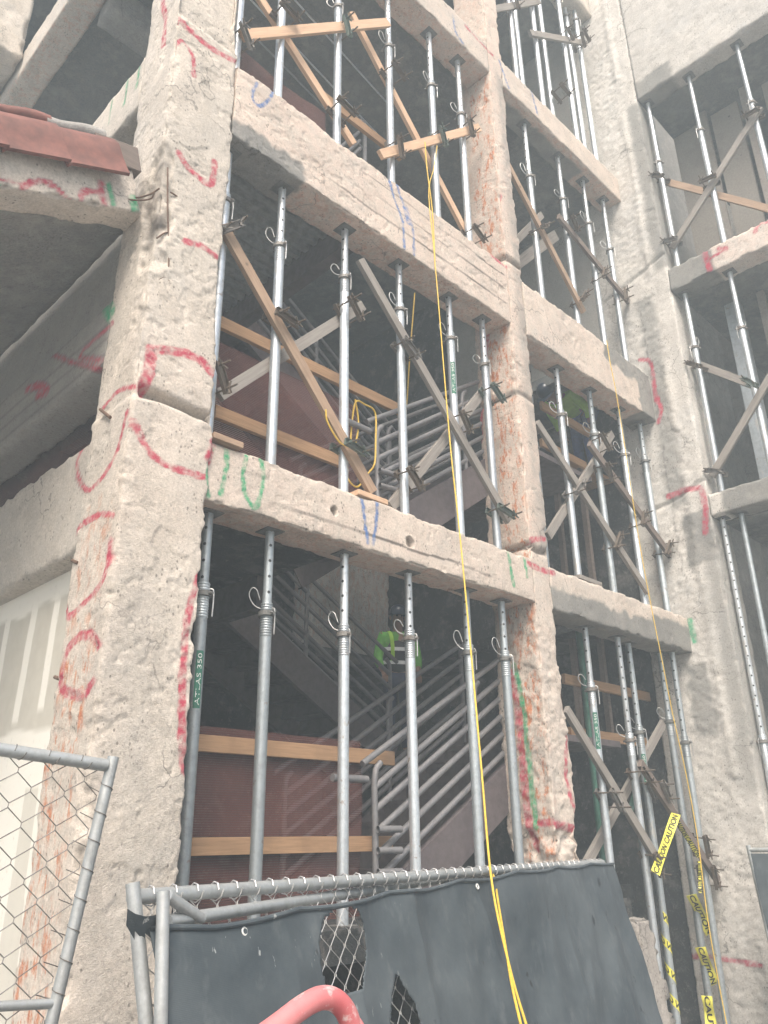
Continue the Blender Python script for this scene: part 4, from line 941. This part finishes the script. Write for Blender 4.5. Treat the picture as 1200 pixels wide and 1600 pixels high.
# cloth with two torn holes
nu, nv = 400, 230; V = []
def ctop(u):                                             # cloth hangs from the lower rail
    px = np.interp(u, [0, 1], [222, 948]); return float(np.interp(px, [222, 262, 290, 350, 450, 560, 665, 760, 948], [.07, .078, .076, .068, .048, .032, .020, .012, .008]))
for i in range(nu + 1):
    for j in range(nv + 1):
        u = i / nu; v = j / nv; tp = ctop(u) + .012 * abs(math.sin(u * 21)); s = tp + (FH - .04 - tp) * v
        V.append(du * (.015 + u * (FL - .015)) + dv * s)
A_ = np.array(V); nz = fbm(A_, 2.0, 3, 400) * .024 + (1 - np.abs(fbm(A_ * np.array([1, 1, .35]), 3.2, 2, 410))) * .028 + fbm(A_, 11, 2, 415) * .003
V = [v + nf * (.028 + float(a)) for v, a in zip(V, nz)]
def uvpix(i, j):
    w = np.array(V[i * (nv + 1) + j] + FA) - CAM; c = w[0] * CX + w[1] * CY + w[2] * CU; return 600 + F * c[0] / c[2], 800 + F * c[1] / c[2]
holes = []
Hc = Vector(hit((508, 1487), 1, -1.72)) - FA; Hu, Hv = Hc.dot(du), None
def solve_uv(px):                                         # panel coordinates of a picture point
    r = ray(px); nrm = du.cross(dv); t = (FA - Vector(CAM)).dot(nrm) / Vector(r).dot(nrm); w = Vector(CAM) + Vector(r) * t - FA
    a11, a12, a22 = 1., du.dot(dv), 1.; b1_, b2_ = w.dot(du), w.dot(dv); det = 1 - a12 * a12
    return (b1_ - a12 * b2_) / det, (b2_ - a12 * b1_) / det
def poly(pxs): return [solve_uv(p) for p in pxs]
HOLES = [poly([(488, 1430), (500, 1426), (522, 1428), (538, 1450), (547, 1482), (545, 1510), (538, 1552), (510, 1556), (478, 1548), (470, 1520), (467, 1480), (472, 1445)]),
         poly([(596, 1527), (602, 1530), (612, 1548), (630, 1572), (642, 1605), (650, 1640), (588, 1640), (585, 1600), (588, 1560)])]
def inside(pt, pl):
    x, y = pt; c = False; j = len(pl) - 1
    for i in range(len(pl)):
        if (pl[i][1] > y) != (pl[j][1] > y) and x < (pl[j][0] - pl[i][0]) * (y - pl[i][1]) / (pl[j][1] - pl[i][1]) + pl[i][0]: c = not c
        j = i
    return c
f = []
for i in range(nu):
    for j in range(nv):
        c = (Vector(V[i * (nv + 1) + j]) + Vector(V[(i + 1) * (nv + 1) + j + 1])) / 2 - nf * .028
        b1_, b2_, a12 = c.dot(du), c.dot(dv), du.dot(dv); det = 1 - a12 * a12; uv = ((b1_ - a12 * b2_) / det, (b2_ - a12 * b1_) / det)
        if any(inside(uv, h) for h in HOLES): continue
        f.append((i * (nv + 1) + j, (i + 1) * (nv + 1) + j, (i + 1) * (nv + 1) + j + 1, i * (nv + 1) + j + 1))
cl = mesh_obj('screen_cloth', V, f, M['cloth'], sf, True)
so = cl.modifiers.new('thick', 'SOLIDIFY'); so.thickness = .003
hm = []
for k in range(nu + 1): hm.append(Vector(V[k * (nv + 1)]) + nf * .004)
MB().tube(hm, .007, 8).build('cloth_hem', M['cloth'], cl, True)
for px in ((458, 1432), (608, 1397), (720, 1374), (828, 1371), (350, 1440)):
    uv = solve_uv(px); c = du * uv[0] + dv * (ctop((uv[0] - .015) / (FL - .015)) + .03) + nf * .062
    u_, w_ = du, dv; ring = [c + (u_ * math.cos(a) + w_ * math.sin(a)) * .0085 for a in [2 * math.pi * k / 14 for k in range(15)]]
    MB().tube(ring, .003, 6).build('eyelet', M['white'], cl, True)
for k in range(46):                                      # wire ties along the rail
    u = .05 + k * (FL - .1) / 45; c = du * u; MB().tube([c + (nf * math.cos(a) + Vector((0, 0, 1)) * math.sin(a)) * .0225 + du * (a * .003) for a in [2 * math.pi * q_ / 8 for q_ in range(9)]], .002, 4).build('wire_tie', M['wire'], sf)
rag = MB(); pts = [Vector(hit(p, 1, -2.06)) - FA for p in ((199, 1420), (212, 1428), (228, 1432), (242, 1430), (252, 1424))]
for a, b_ in zip(pts[:-1], pts[1:]): rag.add([a, b_, b_ + Vector((.02, .03, -.055)), a + Vector((.012, .02, -.035))], [(0, 1, 2, 3)])
rag.build('torn_flap', M['cloth'], sf, True)
# open wire panel in front of the corner column
GA = Vector(hit((174, 1197), 1, -1.2)); GB = Vector(hit((0, 1171), 1, -1.2)); gd = (GB - GA).normalized(); gp = (Vector(hit((80, 1600), 1, -1.2)) - GA).normalized()
wf = thing('wire_fence', 'bare wire mesh fence panel leaning in front of the corner column', 'fence', tuple(GA))
GH = (GA.z - GZ - .02) / -gp.z; GL = 2.6
def pip2(a, b, r, nm): MB().tube([a, b], r, 16).build(nm, M['fence_pipe'], wf, True)
pip2(gd * .02, gd * GL, .0205, 'fence_rail'); pip2(-gp * .03, gp * GH, .019, 'fence_post'); pip2(gd * GL, gd * GL + gp * GH, .019, 'fence_post')
s_ = (Vector(hit((84, 1568), 1, -1.2)) - GA).dot(gp); pip2(gp * s_, gp * s_ + gd * GL, .014, 'fence_rail'); pip2(gp * GH * .98, gp * GH * .98 + gd * GL, .018, 'fence_rail')
wm = MB(); wires(wm, (0, 0, 0), gd, gp, GL - .1, GH - .05, .055, .0019, n=5); wm.build('chain_mesh', M['clamp_grey'], wf, True)
for k in range(16):
    c = gp * (.05 + k * .085); q0 = gp.cross(gd).normalized(); MB().tube([c + (q0 * math.cos(a) + gd * math.sin(a)) * .0215 + gp * (a * .006) for a in [2 * math.pi * q_ / 8 for q_ in range(9)]] + [c + gd * .07 + gp * .02], .0018, 4).build('wire_tie', M['clamp_grey'], wf)
    c = gd * (.08 + k * .11); q0 = Vector((0, -1, 0)); MB().tube([c + (q0 * math.cos(a) + gp * math.sin(a)) * .0225 + gd * (a * .006) for a in [2 * math.pi * q_ / 8 for q_ in range(9)]], .0018, 4).build('wire_tie', M['clamp_grey'], wf)
# screened panel beyond the inner corner
QA = Vector(hit((1170, 1328), 0, 6.2)); ff = thing('far_screened_fence', 'dark screened fence panel standing by the grey column', 'fence', tuple(QA))
qd = Vector((.05, -1, .0)).normalized()
MB().tube([L0, qd * 2.4], .02, 12).build('fence_rail', M['fence_pipe'], ff, True)
MB().tube([Vector((0, 0, .04)), Vector((.0, -.12, GZ - QA.z))], .02, 12).build('fence_post', M['fence_pipe'], ff, True)
V = []; 
for i in range(41):
    for j in range(31):
        c = qd * (2.35 * i / 40 + .02) + Vector((0, -.12 * j / 30, (GZ - QA.z + .05) * j / 30 - .03)); V.append(c)
A_ = np.array(V); nz = fbm(A_, 2.5, 3, 440) * .02; V = [v + Vector((-.03 + float(a), 0, 0)) for v, a in zip(V, nz)]
mesh_obj('screen_cloth', V, [(i * 31 + j, (i + 1) * 31 + j, (i + 1) * 31 + j + 1, i * 31 + j + 1) for i in range(40) for j in range(30)], M['cloth'], ff, True)

# red pipe hoop in front of the screened fence
pts = [hit(p, 1, -2.42) for p in ((330, 1690), (390, 1636), (436, 1601), (470, 1575), (498, 1560), (520, 1561), (538, 1577), (549, 1605), (556, 1640))]
p0 = Vector(pts[0]); pl = Vector(pts[-1])
pts = [(p0.x - .02, p0.y, GZ), (p0.x - .02, p0.y, p0.z - .4)] + [tuple(p) for p in pts] + [(pl.x + .02, pl.y, pl.z - .35), (pl.x + .02, pl.y, GZ)]
o = MB().tube(curve_pts(pts, 10), .0225, 20).build('pipe_hoop', M['redpaint'], None, True); tag(o, 'red painted pipe hoop with flaking paint in front of the screened fence', 'barrier')

# ================================================================== ROPES AND TAPE
def rope(pts, r, label, name='rope', mt_='yellow', n=8):
    o = MB().tube(curve_pts(pts, n), r, 8).build(name, M[mt_], None, True); tag(o, label, 'rope', 'yellow lines'); return o
def fr_pts(pxs, ya, yb): return [hit(p, 1, ya + (yb - ya) * ((p[1] - pxs[0][1]) / max(1, pxs[-1][1] - pxs[0][1])) ** 1.0) for p in pxs]
rope(fr_pts([(683, 228), (678, 262), (670, 300), (677, 380), (684, 460), (693, 570), (704, 700), (718, 830), (736, 1020), (753, 1210), (768, 1375), (796, 1510), (825, 1610), (850, 1690)], .06, -2.2), .0045, 'long yellow rope hanging from the roped rail down over the screened fence')
rope(fr_pts([(664, 222), (667, 262), (676, 335), (680, 420)], .055, -.05), .006, 'short yellow rope end crossing the long rope below the roped rail')
rope([hit(p, 1, y) for p, y in (((757, 1358), -1.40), ((764, 1355), -1.52), ((772, 1372), -1.60), ((780, 1420), -1.72), ((790, 1480), -1.85), ((800, 1540), -2.0), ((815, 1605), -2.1), ((835, 1680), -2.2))], .0045, 'second yellow rope strand looped over the top of the screened fence')
rope(fr_pts([(948, 532), (953, 565), (962, 610), (975, 690), (990, 790), (1003, 870), (1018, 950), (1034, 1030), (1052, 1120), (1072, 1210), (1090, 1310), (1105, 1430), (1122, 1530), (1140, 1625), (1150, 1690)], -.04, -.35), .0045, 'thin yellow rope hanging down the side bays beside the grey column')
rope([hit(p, 1, .95) for p in ((648, 458), (644, 510), (640, 560), (636, 625), (630, 690))], .007, 'yellow rope hanging inside the middle bay behind the long grey brace')
lp = [(555, 624), (560, 660), (556, 690), (548, 700), (550, 660), (556, 628), (570, 632), (586, 645), (587, 690), (585, 725), (575, 740), (560, 760), (548, 755), (540, 740)]
rope([hit(p, 1, .42 + .02 * math.sin(i * 2)) for i, p in enumerate(lp)], .0075, 'looped yellow cable hanging by the stair foot in the middle bay', 'cable')
rope([hit(p, 1, .07) for p in ((548, 700), (530, 690), (512, 660), (509, 640))] , .006, 'thin orange cable end hanging on the tan brace', 'cable')
# exposed bars at the corner column
for px, lab_ in (([(262, 262), (262, 330), (264, 395), (262, 440)], 'long rusty bar exposed down the corner column edge'), ([(266, 300), (285, 312)], 'short bent rusty tie at the top of the exposed bar'), ([(245, 372), (262, 363), (283, 375)], 'bent rusty tie halfway down the exposed bar'), ([(248, 437), (258, 434), (271, 447)], 'bent rusty tie at the foot of the exposed bar')):
    o = MB().tube(curve_pts([hit(p, 1, .012) for p in px], 5), .0055, 7).build('reinforcing_bar', M['rebar'], None, True); tag(o, lab_, 'rebar', 'exposed bars on the corner column')
for pa, pb, ax, pl, lab_ in (((157, 640), (172, 652), 0, -.03, 'cut bar stub poking from the corner column ledge'), ((113, 876), (122, 880), 0, -.02, 'small bar stub under the side beam end'), ((86, 1058), (97, 1062), 0, .0, 'small bar stub beside the drywall')):
    a = Vector(hit(pa, ax, pl)); b_ = Vector(hit(pb, ax, pl)); o = MB().tube([a, a.lerp(b_, .5), b_], .011, 8).build('reinforcing_bar', M['rebar'], None, True); tag(o, lab_, 'rebar', 'bar stubs on the corner column')
for i, (sx, dy) in enumerate(((-.012, .0), (.02, .02))):
    o = MB().tube(curve_pts([(-.30, .16 + dy, 5.40 + i * .04), (-.12, .12 + dy, 5.44 + i * .03), (-.02, .06 + dy, 5.47 + .05 * i), (.0 + sx, .02, 5.50 + .06 * i)], 5), .006, 7).build('reinforcing_bar', M['rebar'], None, True)
    tag(o, ('lower', 'upper')[i] + ' charred bar between the canopy beam and the corner column', 'rebar', 'bars at the canopy end')
# sagging conduit lines under the upper ceiling
for i, (xa, xb, y) in enumerate(((.8, 3.6, 1.2), (1.0, 3.7, 1.5), (.6, 3.5, .8))):
    o = MB().tube([(xa, y, 9.98), (xb, y + .4, 9.96)], .011, 8).build('conduit', M['galv'], None, True); tag(o, ('thin middle', 'thin rear', 'thin front')[i] + ' conduit under the ceiling of the upper bay', 'conduit', 'conduits under the ceiling')
# caution tape
def flat_tape(pa, pb, y, label, w=.085, ya=None, txt='CAUTION CAUTION'):
    A_ = Vector(hit(pa, 1, y)); B_ = Vector(hit(pb, 1, ya if ya is not None else y)); d = (B_ - A_); L = d.length; d.normalize(); vd = (Vector(CAM) - A_).normalized(); u = vd.cross(d).normalized()
    t = thing('caution_tape', label, 'tape', tuple(A_), 'caution tape on the shores'); n = 24; V = []
    nn = d.cross(u)
    for k in range(n + 1):
        s = k / n; tw_ = .5 * math.sin(s * 3.1 + .5) ; uu = u * math.cos(tw_) + nn * math.sin(tw_); c = d * (L * s) + nn * .012 * math.sin(s * 9)
        V += [c - uu * w / 2, c + uu * w / 2]
    mesh_obj('tape_strip', V, [(2 * k, 2 * k + 2, 2 * k + 3, 2 * k + 1) for k in range(n)], M['tape'], t)
    tv, tf, tw = text_mesh(txt, .074, .0022); sc = L / tw * .97; vv = []
    for p in tv:
        s = p.x * sc / L; h = (p.y - .026) * .95; tw_ = .5 * math.sin(s * 3.1 + .5); uu = u * math.cos(tw_) + nn * math.sin(tw_); q_ = uu.cross(d)
        c = d * (L * s) + nn * .012 * math.sin(s * 9); off = (vd - d * vd.dot(d)); vv.append(c + uu * h + off * .003)
    mesh_obj('lettering', vv, tf, M['black'], t)
flat_tape((1024, 1364), (1056, 1272), .03, 'straight length of yellow caution tape pulled across to the dark brace')
flat_tape((1056, 1280), (1092, 1338), .02, 'short crumpled yellow caution tape end on the dark brace', .045)
flat_tape((1093, 1345), (1094, 1395), .06, 'thin loose tail of yellow caution tape behind the rope', .03)
def spiral_tape(key, turns, z0, z1, label, txt='CAUTION ', w=.078, r=.0385):
    x, y, tp = posts[key]; t = thing('caution_tape', label, 'tape', (x, y, z0), 'caution tape on the shores')
    a0 = face_cam(x, y); n = int(abs(turns) * 24); H = z1 - z0; V = []
    def P(s, h):
        a = a0 + s * turns * 2 * math.pi; return (math.cos(a) * r, math.sin(a) * r, H * s + h)
    for k in range(n + 1): V += [P(k / n, -w / 2), P(k / n, w / 2)]
    mesh_obj('tape_strip', V, [(2 * k, 2 * k + 2, 2 * k + 3, 2 * k + 1) for k in range(n)], M['tape'], t)
    L = math.hypot(turns * 2 * math.pi * r, H); reps = max(1, int(L / .32)); tv, tf, tw = text_mesh(txt * reps, .088, .0028); vv = []
    for p in tv:
        s = p.x / tw; a = a0 + s * turns * 2 * math.pi; vv.append((math.cos(a) * (r + .0015), math.sin(a) * (r + .0015), H * s + (p.y - .031) * .85))
    mesh_obj('lettering', vv, tf, M['black'], t)
def zz_(px, y): return float(hit(px, 1, y)[2])
spiral_tape('V2', -4, zz_((1062, 1610), .24), zz_((1036, 1430), .24), 'yellow caution tape spiralling up the third ground side bay post')
xv, yv, _ = posts['V3']
for pa, pb, lb_, tx in (((1080, 1398), (1110, 1458), 'uppermost', 'CAUTION'), ((1094, 1480), (1116, 1538), 'middle', 'CAUTION'), ((1104, 1556), (1113, 1612), 'lowest', 'CAUT')):
    flat_tape(pa, pb, yv - .05, lb_ + ' slanting wrap of caution tape on the fourth post of the ground side bay', .10, None, tx)
# green frame standing behind the side bay
gx = hit((907, 1010), 1, .5); t = thing('green_frame', 'green steel shoring frame leg with gusset behind the ground side bay posts', 'frame', (gx[0], .5, 1.13))
MB().tube([(0, 0, 0), (0, 0, 2.55)], .035, 12).build('frame_leg', M['greensteel'], t, True); MB().box((-.02, -.02, .95), (.02, .02, 1.25), Matrix.Rotation(.7, 4, 'Y')).build('gusset', M['greensteel'], t)

# ================================================================== PEOPLE
def skin_mesh(name, pts, edges, rad, material, parent, sub=2):
    me = bpy.data.meshes.new(name); me.from_pydata(pts, edges, []); me.update()
    o = bpy.data.objects.new(name, me); COL.objects.link(o); o.modifiers.new('s', 'SKIN')
    if not me.skin_vertices: me.skin_vertices.new()
    for i, r in enumerate(rad): me.skin_vertices[0].data[i].radius = r if isinstance(r, tuple) else (r, r); 
    me.skin_vertices[0].data[0].use_root = True
    u = o.modifiers.new('u', 'SUBSURF'); u.levels = u.render_levels = sub
    dg = bpy.context.evaluated_depsgraph_get(); dg.update(); m2 = bpy.data.meshes.new_from_object(o.evaluated_get(dg)); bpy.data.objects.remove(o)
    return link_mesh(name, m2, material, parent, True)
def person(loc, rz, label, bend=0., helmet=True, shirt='hivis', vest='vest_dark', pants='jeans', arms=0):
    t = thing('person', label, 'person', loc, None, (0, 0, rz))
    def B(x, y, z):                                       # bend forward (towards +x) above the hip
        if z <= .95: return (x, y, z)
        d = z - .95; return (x * math.cos(bend) + d * math.sin(bend), y, .95 + d * math.cos(bend) - x * math.sin(bend))
    hip = [(0, 0, .95)]; J = dict(pelvis=B(0, 0, .95), belly=B(0, 0, 1.12), chest=B(.01, 0, 1.32), neck=B(0, 0, 1.48), chin=B(.02, 0, 1.56), head=B(.03, 0, 1.65), crown=B(.02, 0, 1.74))
    for s, n_ in ((1, 'l'), (-1, 'r')):
        J['sh' + n_] = B(0, .19 * s, 1.42); J['el' + n_] = B(.04 + .08 * arms, .25 * s, 1.14); J['wr' + n_] = B(.20 + .1 * arms, .22 * s, .98 + .1 * arms); J['hp' + n_] = (0, .09 * s, .90); J['kn' + n_] = (.05 * (1 if s > 0 else .2), .10 * s, .50); J['an' + n_] = (-.02, .10 * s, .09); J['to' + n_] = (.14, .11 * s, .03)
    K = list(J); ix = {k: i for i, k in enumerate(K)}
    E_ = [('pelvis', 'belly'), ('belly', 'chest'), ('chest', 'neck'), ('neck', 'chin'), ('chin', 'head'), ('head', 'crown')]
    for n_ in 'lr': E_ += [('chest', 'sh' + n_), ('sh' + n_, 'el' + n_), ('el' + n_, 'wr' + n_), ('pelvis', 'hp' + n_), ('hp' + n_, 'kn' + n_), ('kn' + n_, 'an' + n_), ('an' + n_, 'to' + n_)]
    rd = dict(pelvis=(.14, .11), belly=(.135, .10), chest=(.155, .11), neck=.055, chin=(.062, .07), head=(.078, .092), crown=(.055, .065), shl=.06, shr=.06, ell=.044, elr=.044, wrl=.03, wrr=.03, hpl=.085, hpr=.085, knl=.058, knr=.058, anl=.042, anr=.042, tol=.032, tor=.032)
    bd_ = skin_mesh('body', [J[k] for k in K], [(ix[a], ix[b]) for a, b in E_], [rd[k] for k in K], M['skin'], t)
    # hands: palm with five fingers
    for n_, s in (('l', 1), ('r', -1)):
        w = Vector(J['wr' + n_]); e = (w - Vector(J['el' + n_])).normalized(); sd = Vector((0, 1, 0)); up = e.cross(sd).normalized()
        pts = [w, w + e * .05, w + e * .09]; ed = [(0, 1), (1, 2)]; ra = [.024, (.032, .02), (.03, .016)]
        for k in range(4):
            o_ = (k - 1.5) * .019; L = (.068, .078, .074, .058)[k]; b0 = w + e * .088 + sd * o_; i0 = len(pts)
            pts += [b0, b0 + e * L * .5 - up * .012, b0 + e * L * .85 - up * .035]; ed += [(2, i0), (i0, i0 + 1), (i0 + 1, i0 + 2)]; ra += [.010, .0088, .0078]
        b0 = w + e * .035 - sd * s * .028; i0 = len(pts); pts += [b0, b0 + e * .035 - sd * s * .02 - up * .015, b0 + e * .06 - sd * s * .018 - up * .03]; ed += [(1, i0), (i0, i0 + 1), (i0 + 1, i0 + 2)]; ra += [.012, .010, .0085]
        skin_mesh('hand', pts, ed, ra, M['skin'], t, 1)
    cl = ['pelvis', 'belly', 'chest', 'shl', 'ell', 'shr', 'elr']; cx_ = {k: i for i, k in enumerate(cl)}
    sh = [J[k] for k in cl]; sr = [(.15, .12), (.15, .115), (.168, .125), .078, .062, .078, .062]
    for n_ in 'lr':
        a, b_ = Vector(J['el' + n_]), Vector(J['wr' + n_]); sh.append(tuple(a.lerp(b_, .7))); sr.append(.047)
    nk = Vector(J['chest']).lerp(Vector(J['neck']), .75); sh.append(tuple(nk)); sr.append(.075)
    skin_mesh('shirt', sh, [(0, 1), (1, 2), (2, 3), (3, 4), (2, 5), (5, 6), (4, 7), (6, 8), (2, 9)], sr, M[shirt], t)
    if vest:
        vs = skin_mesh('vest', [J['pelvis'], J['belly'], J['chest'], tuple(Vector(J['chest']).lerp(Vector(J['neck']), .55)), tuple(Vector(J['chest']).lerp(Vector(J['shl']), .55)), tuple(Vector(J['chest']).lerp(Vector(J['shr']), .55))], [(0, 1), (1, 2), (2, 3), (2, 4), (2, 5)], [(.19, .155), (.188, .15), (.205, .165), .105, .105, .105], M[vest], t)
        for zc in (1.10, 1.26):
            ring = [B(.165 * math.cos(a), .205 * math.sin(a), zc) for a in [2 * math.pi * k / 24 for k in range(25)]]
            mb = MB(); V = []
            for p in ring: V += [Vector(p) - Vector((0, 0, .022)), Vector(p) + Vector((0, 0, .022))]
            mb.add(V, [(2 * k, 2 * k + 2, 2 * k + 3, 2 * k + 1) for k in range(24)]).build('reflective_band', M['reflect'], vs, True)
        for s in (1, -1):
            pts = [B(-.145, .09 * s, 1.12), B(-.15, .10 * s, 1.3), B(-.10, .11 * s, 1.45), B(.03, .11 * s, 1.485), B(.12, .10 * s, 1.40), B(.155, .09 * s, 1.25), B(.15, .09 * s, 1.12)]
            C = curve_pts(pts, 5); V = []
            for p in C: V += [p - Vector((0, .024, 0)), p + Vector((0, .024, 0))]
            MB().add(V, [(2 * k, 2 * k + 2, 2 * k + 3, 2 * k + 1) for k in range(len(C) - 1)]).build('shoulder_band', M['hivis2'], vs, True)
    pn = ['pelvis', 'hpl', 'knl', 'anl', 'hpr', 'knr', 'anr']; px_ = [J[k] for k in pn]
    skin_mesh('trousers', px_, [(0, 1), (1, 2), (2, 3), (0, 4), (4, 5), (5, 6)], [(.155, .125), .10, .075, .062, .10, .075, .062], M[pants], t)
    for n_ in 'lr': skin_mesh('boot', [J['an' + n_], tuple(Vector(J['an' + n_]) - Vector((0, 0, .05))), J['to' + n_]], [(0, 1), (1, 2)], [.055, .052, (.05, .04)], M['boot'], t)
    hd = Vector(J['head']); tilt = Matrix.Rotation(bend * .7, 4, 'Y')
    def HP(x, y, z): return hd + (tilt @ Vector((x, y, z)))
    MB().tube([HP(.082, 0, .015), HP(.105, 0, -.012), HP(.108, 0, -.022), HP(.085, 0, -.03)], [.010, .014, .016, .012], 8).build('nose', M['skin'], bd_, True)
    for s in (1, -1):
        MB().tube([HP(.076, .032 * s, .018), HP(.0815, .032 * s, .018)], [.012, .008], 8).build('eye', M['hair'], bd_, True)
        MB().tube([HP(-.012, .086 * s, -.02), HP(-.016, .096 * s, .0), HP(-.01, .09 * s, .022)], [.010, .014, .012], 8).build('ear', M['skin'], bd_, True)
    MB().tube([HP(.082, -.024, -.058), HP(.088, 0, -.056), HP(.082, .024, -.058)], .006, 6).build('mouth', M['hair'], bd_, True)
    mb = MB(); n = 20
    for k, (z, r) in enumerate(((.03, .106), (.06, .112), (.10, .108), (.135, .09), (.16, .06), (.172, .022))): pass
    ringz = [(.025, .112), (.06, .114), (.10, .108), (.135, .088), (.158, .058), (.17, .015)]
    V = [HP(r * 1.08 * math.cos(2 * math.pi * i / n) - .0, r * .92 * math.sin(2 * math.pi * i / n), z) for z, r in ringz for i in range(n)]
    f = [(k * n + i, k * n + (i + 1) % n, (k + 1) * n + (i + 1) % n, (k + 1) * n + i) for k in range(len(ringz) - 1) for i in range(n)] + [tuple(range((len(ringz) - 1) * n, len(ringz) * n))]
    hm_ = mb.add(V, f).build('hard_hat' if helmet else 'hair', M['helmet'] if helmet else M['hair'], t, True)
    if helmet:
        V = []
        for i in range(n + 1):
            a = 2 * math.pi * i / n; e_ = .02 + (.055 if math.cos(a) > .3 else 0) * max(0, math.cos(a)); V += [HP(.119 * math.cos(a), .102 * math.sin(a), .026), HP((.119 + e_) * math.cos(a), (.102 + e_) * math.sin(a), .018)]
        MB().add(V, [(2 * i, 2 * i + 2, 2 * i + 3, 2 * i + 1) for i in range(n)]).build('brim', M['helmet'], hm_, True)
    return t
wy = min(np.linspace(1.8, 3.4, 200), key=lambda y: abs(hit((618, 950), 1, y)[2] - (2.508 + 1.80))); wp = hit((618, 950), 1, wy)
person((wp[0], wy, 2.508), R(-122), 'worker in green shirt and dark vest with hard hat standing on the lowest stair landing', .12)
bp = hit((908, 648), 1, .95)
person((bp[0], .95, bp[2] - .95), R(176), 'worker in lime shirt and blue jeans bending low behind the middle side bay posts', 1.45, True, 'hivis2', None, 'denim', 1)
pz = float(bp[2]) - .975
o = MB().box((bp[0] - .9, .70, pz - .04), (bp[0] + .8, 1.2, pz)).build('scaffold_plank', M['wood_rail']); tag(o, 'orange plank the bending worker stands on in the middle side bay', 'plank')
t = thing('plank_trestle', 'dark trestle carrying the plank in the middle side bay', 'trestle', (bp[0], .95, 2.51))
for x in (-.5, .5):
    for y in (-.18, .18): MB().box((x - .03, y - .03, 0), (x + .03, y + .03, pz - .04 - 2.511)).build('leg', M['wood_dark'], t)

# ================================================================== AIR, LIGHT
hz = MB().box((-40, -40, GZ - 1), (40, 40, 17)).build('haze', None); hz['kind'] = 'stuff'
hm_ = bpy.data.materials.new('thin_haze'); hm_.use_nodes = True; nt = hm_.node_tree; nt.nodes.clear()
vo = nt.nodes.new('ShaderNodeVolumePrincipled'); vo.inputs['Color'].default_value = (.80, .93, 1, 1); vo.inputs['Density'].default_value = .0145; vo.inputs['Anisotropy'].default_value = .0
ou = nt.nodes.new('ShaderNodeOutputMaterial'); nt.links.new(vo.outputs[0], ou.inputs['Volume']); hz.data.materials.append(hm_)
w = bpy.data.worlds.new('World'); S.world = w; w.use_nodes = True; nt = w.node_tree
sk = nt.nodes.new('ShaderNodeTexSky'); sk.sky_type = 'NISHITA'; sk.sun_disc = False
EL, AZ = R(52), math.atan2(-.82, -.85)                    # sun over the street, on the corner's side
sk.sun_elevation = EL; sk.sun_rotation = math.pi / 2 - AZ; sk.dust_density = 7; sk.air_density = 1.2; sk.ozone_density = .6
bg = nt.nodes['Background']; nt.links.new(sk.outputs[0], bg.inputs[0]); bg.inputs[1].default_value = .14
ld = bpy.data.lights.new('sun', 'SUN'); ld.energy = 2.0; ld.angle = R(22); ld.color = (1, .962, .92)
so = bpy.data.objects.new('sun', ld); COL.objects.link(so)
sd = Vector((math.cos(AZ) * math.cos(EL), math.sin(AZ) * math.cos(EL), math.sin(EL))); so.rotation_euler = sd.to_track_quat('Z', 'Y').to_euler(); so.location = (-5, -8, 18)
S.view_settings.view_transform = 'Standard'; S.view_settings.look = 'None'; S.view_settings.exposure = .9; S.view_settings.gamma = 1
S.render.engine = 'CYCLES'; S.cycles.use_denoising = True; S.cycles.max_bounces = 8; S.cycles.volume_bounces = 1; S.cycles.transparent_max_bounces = 16
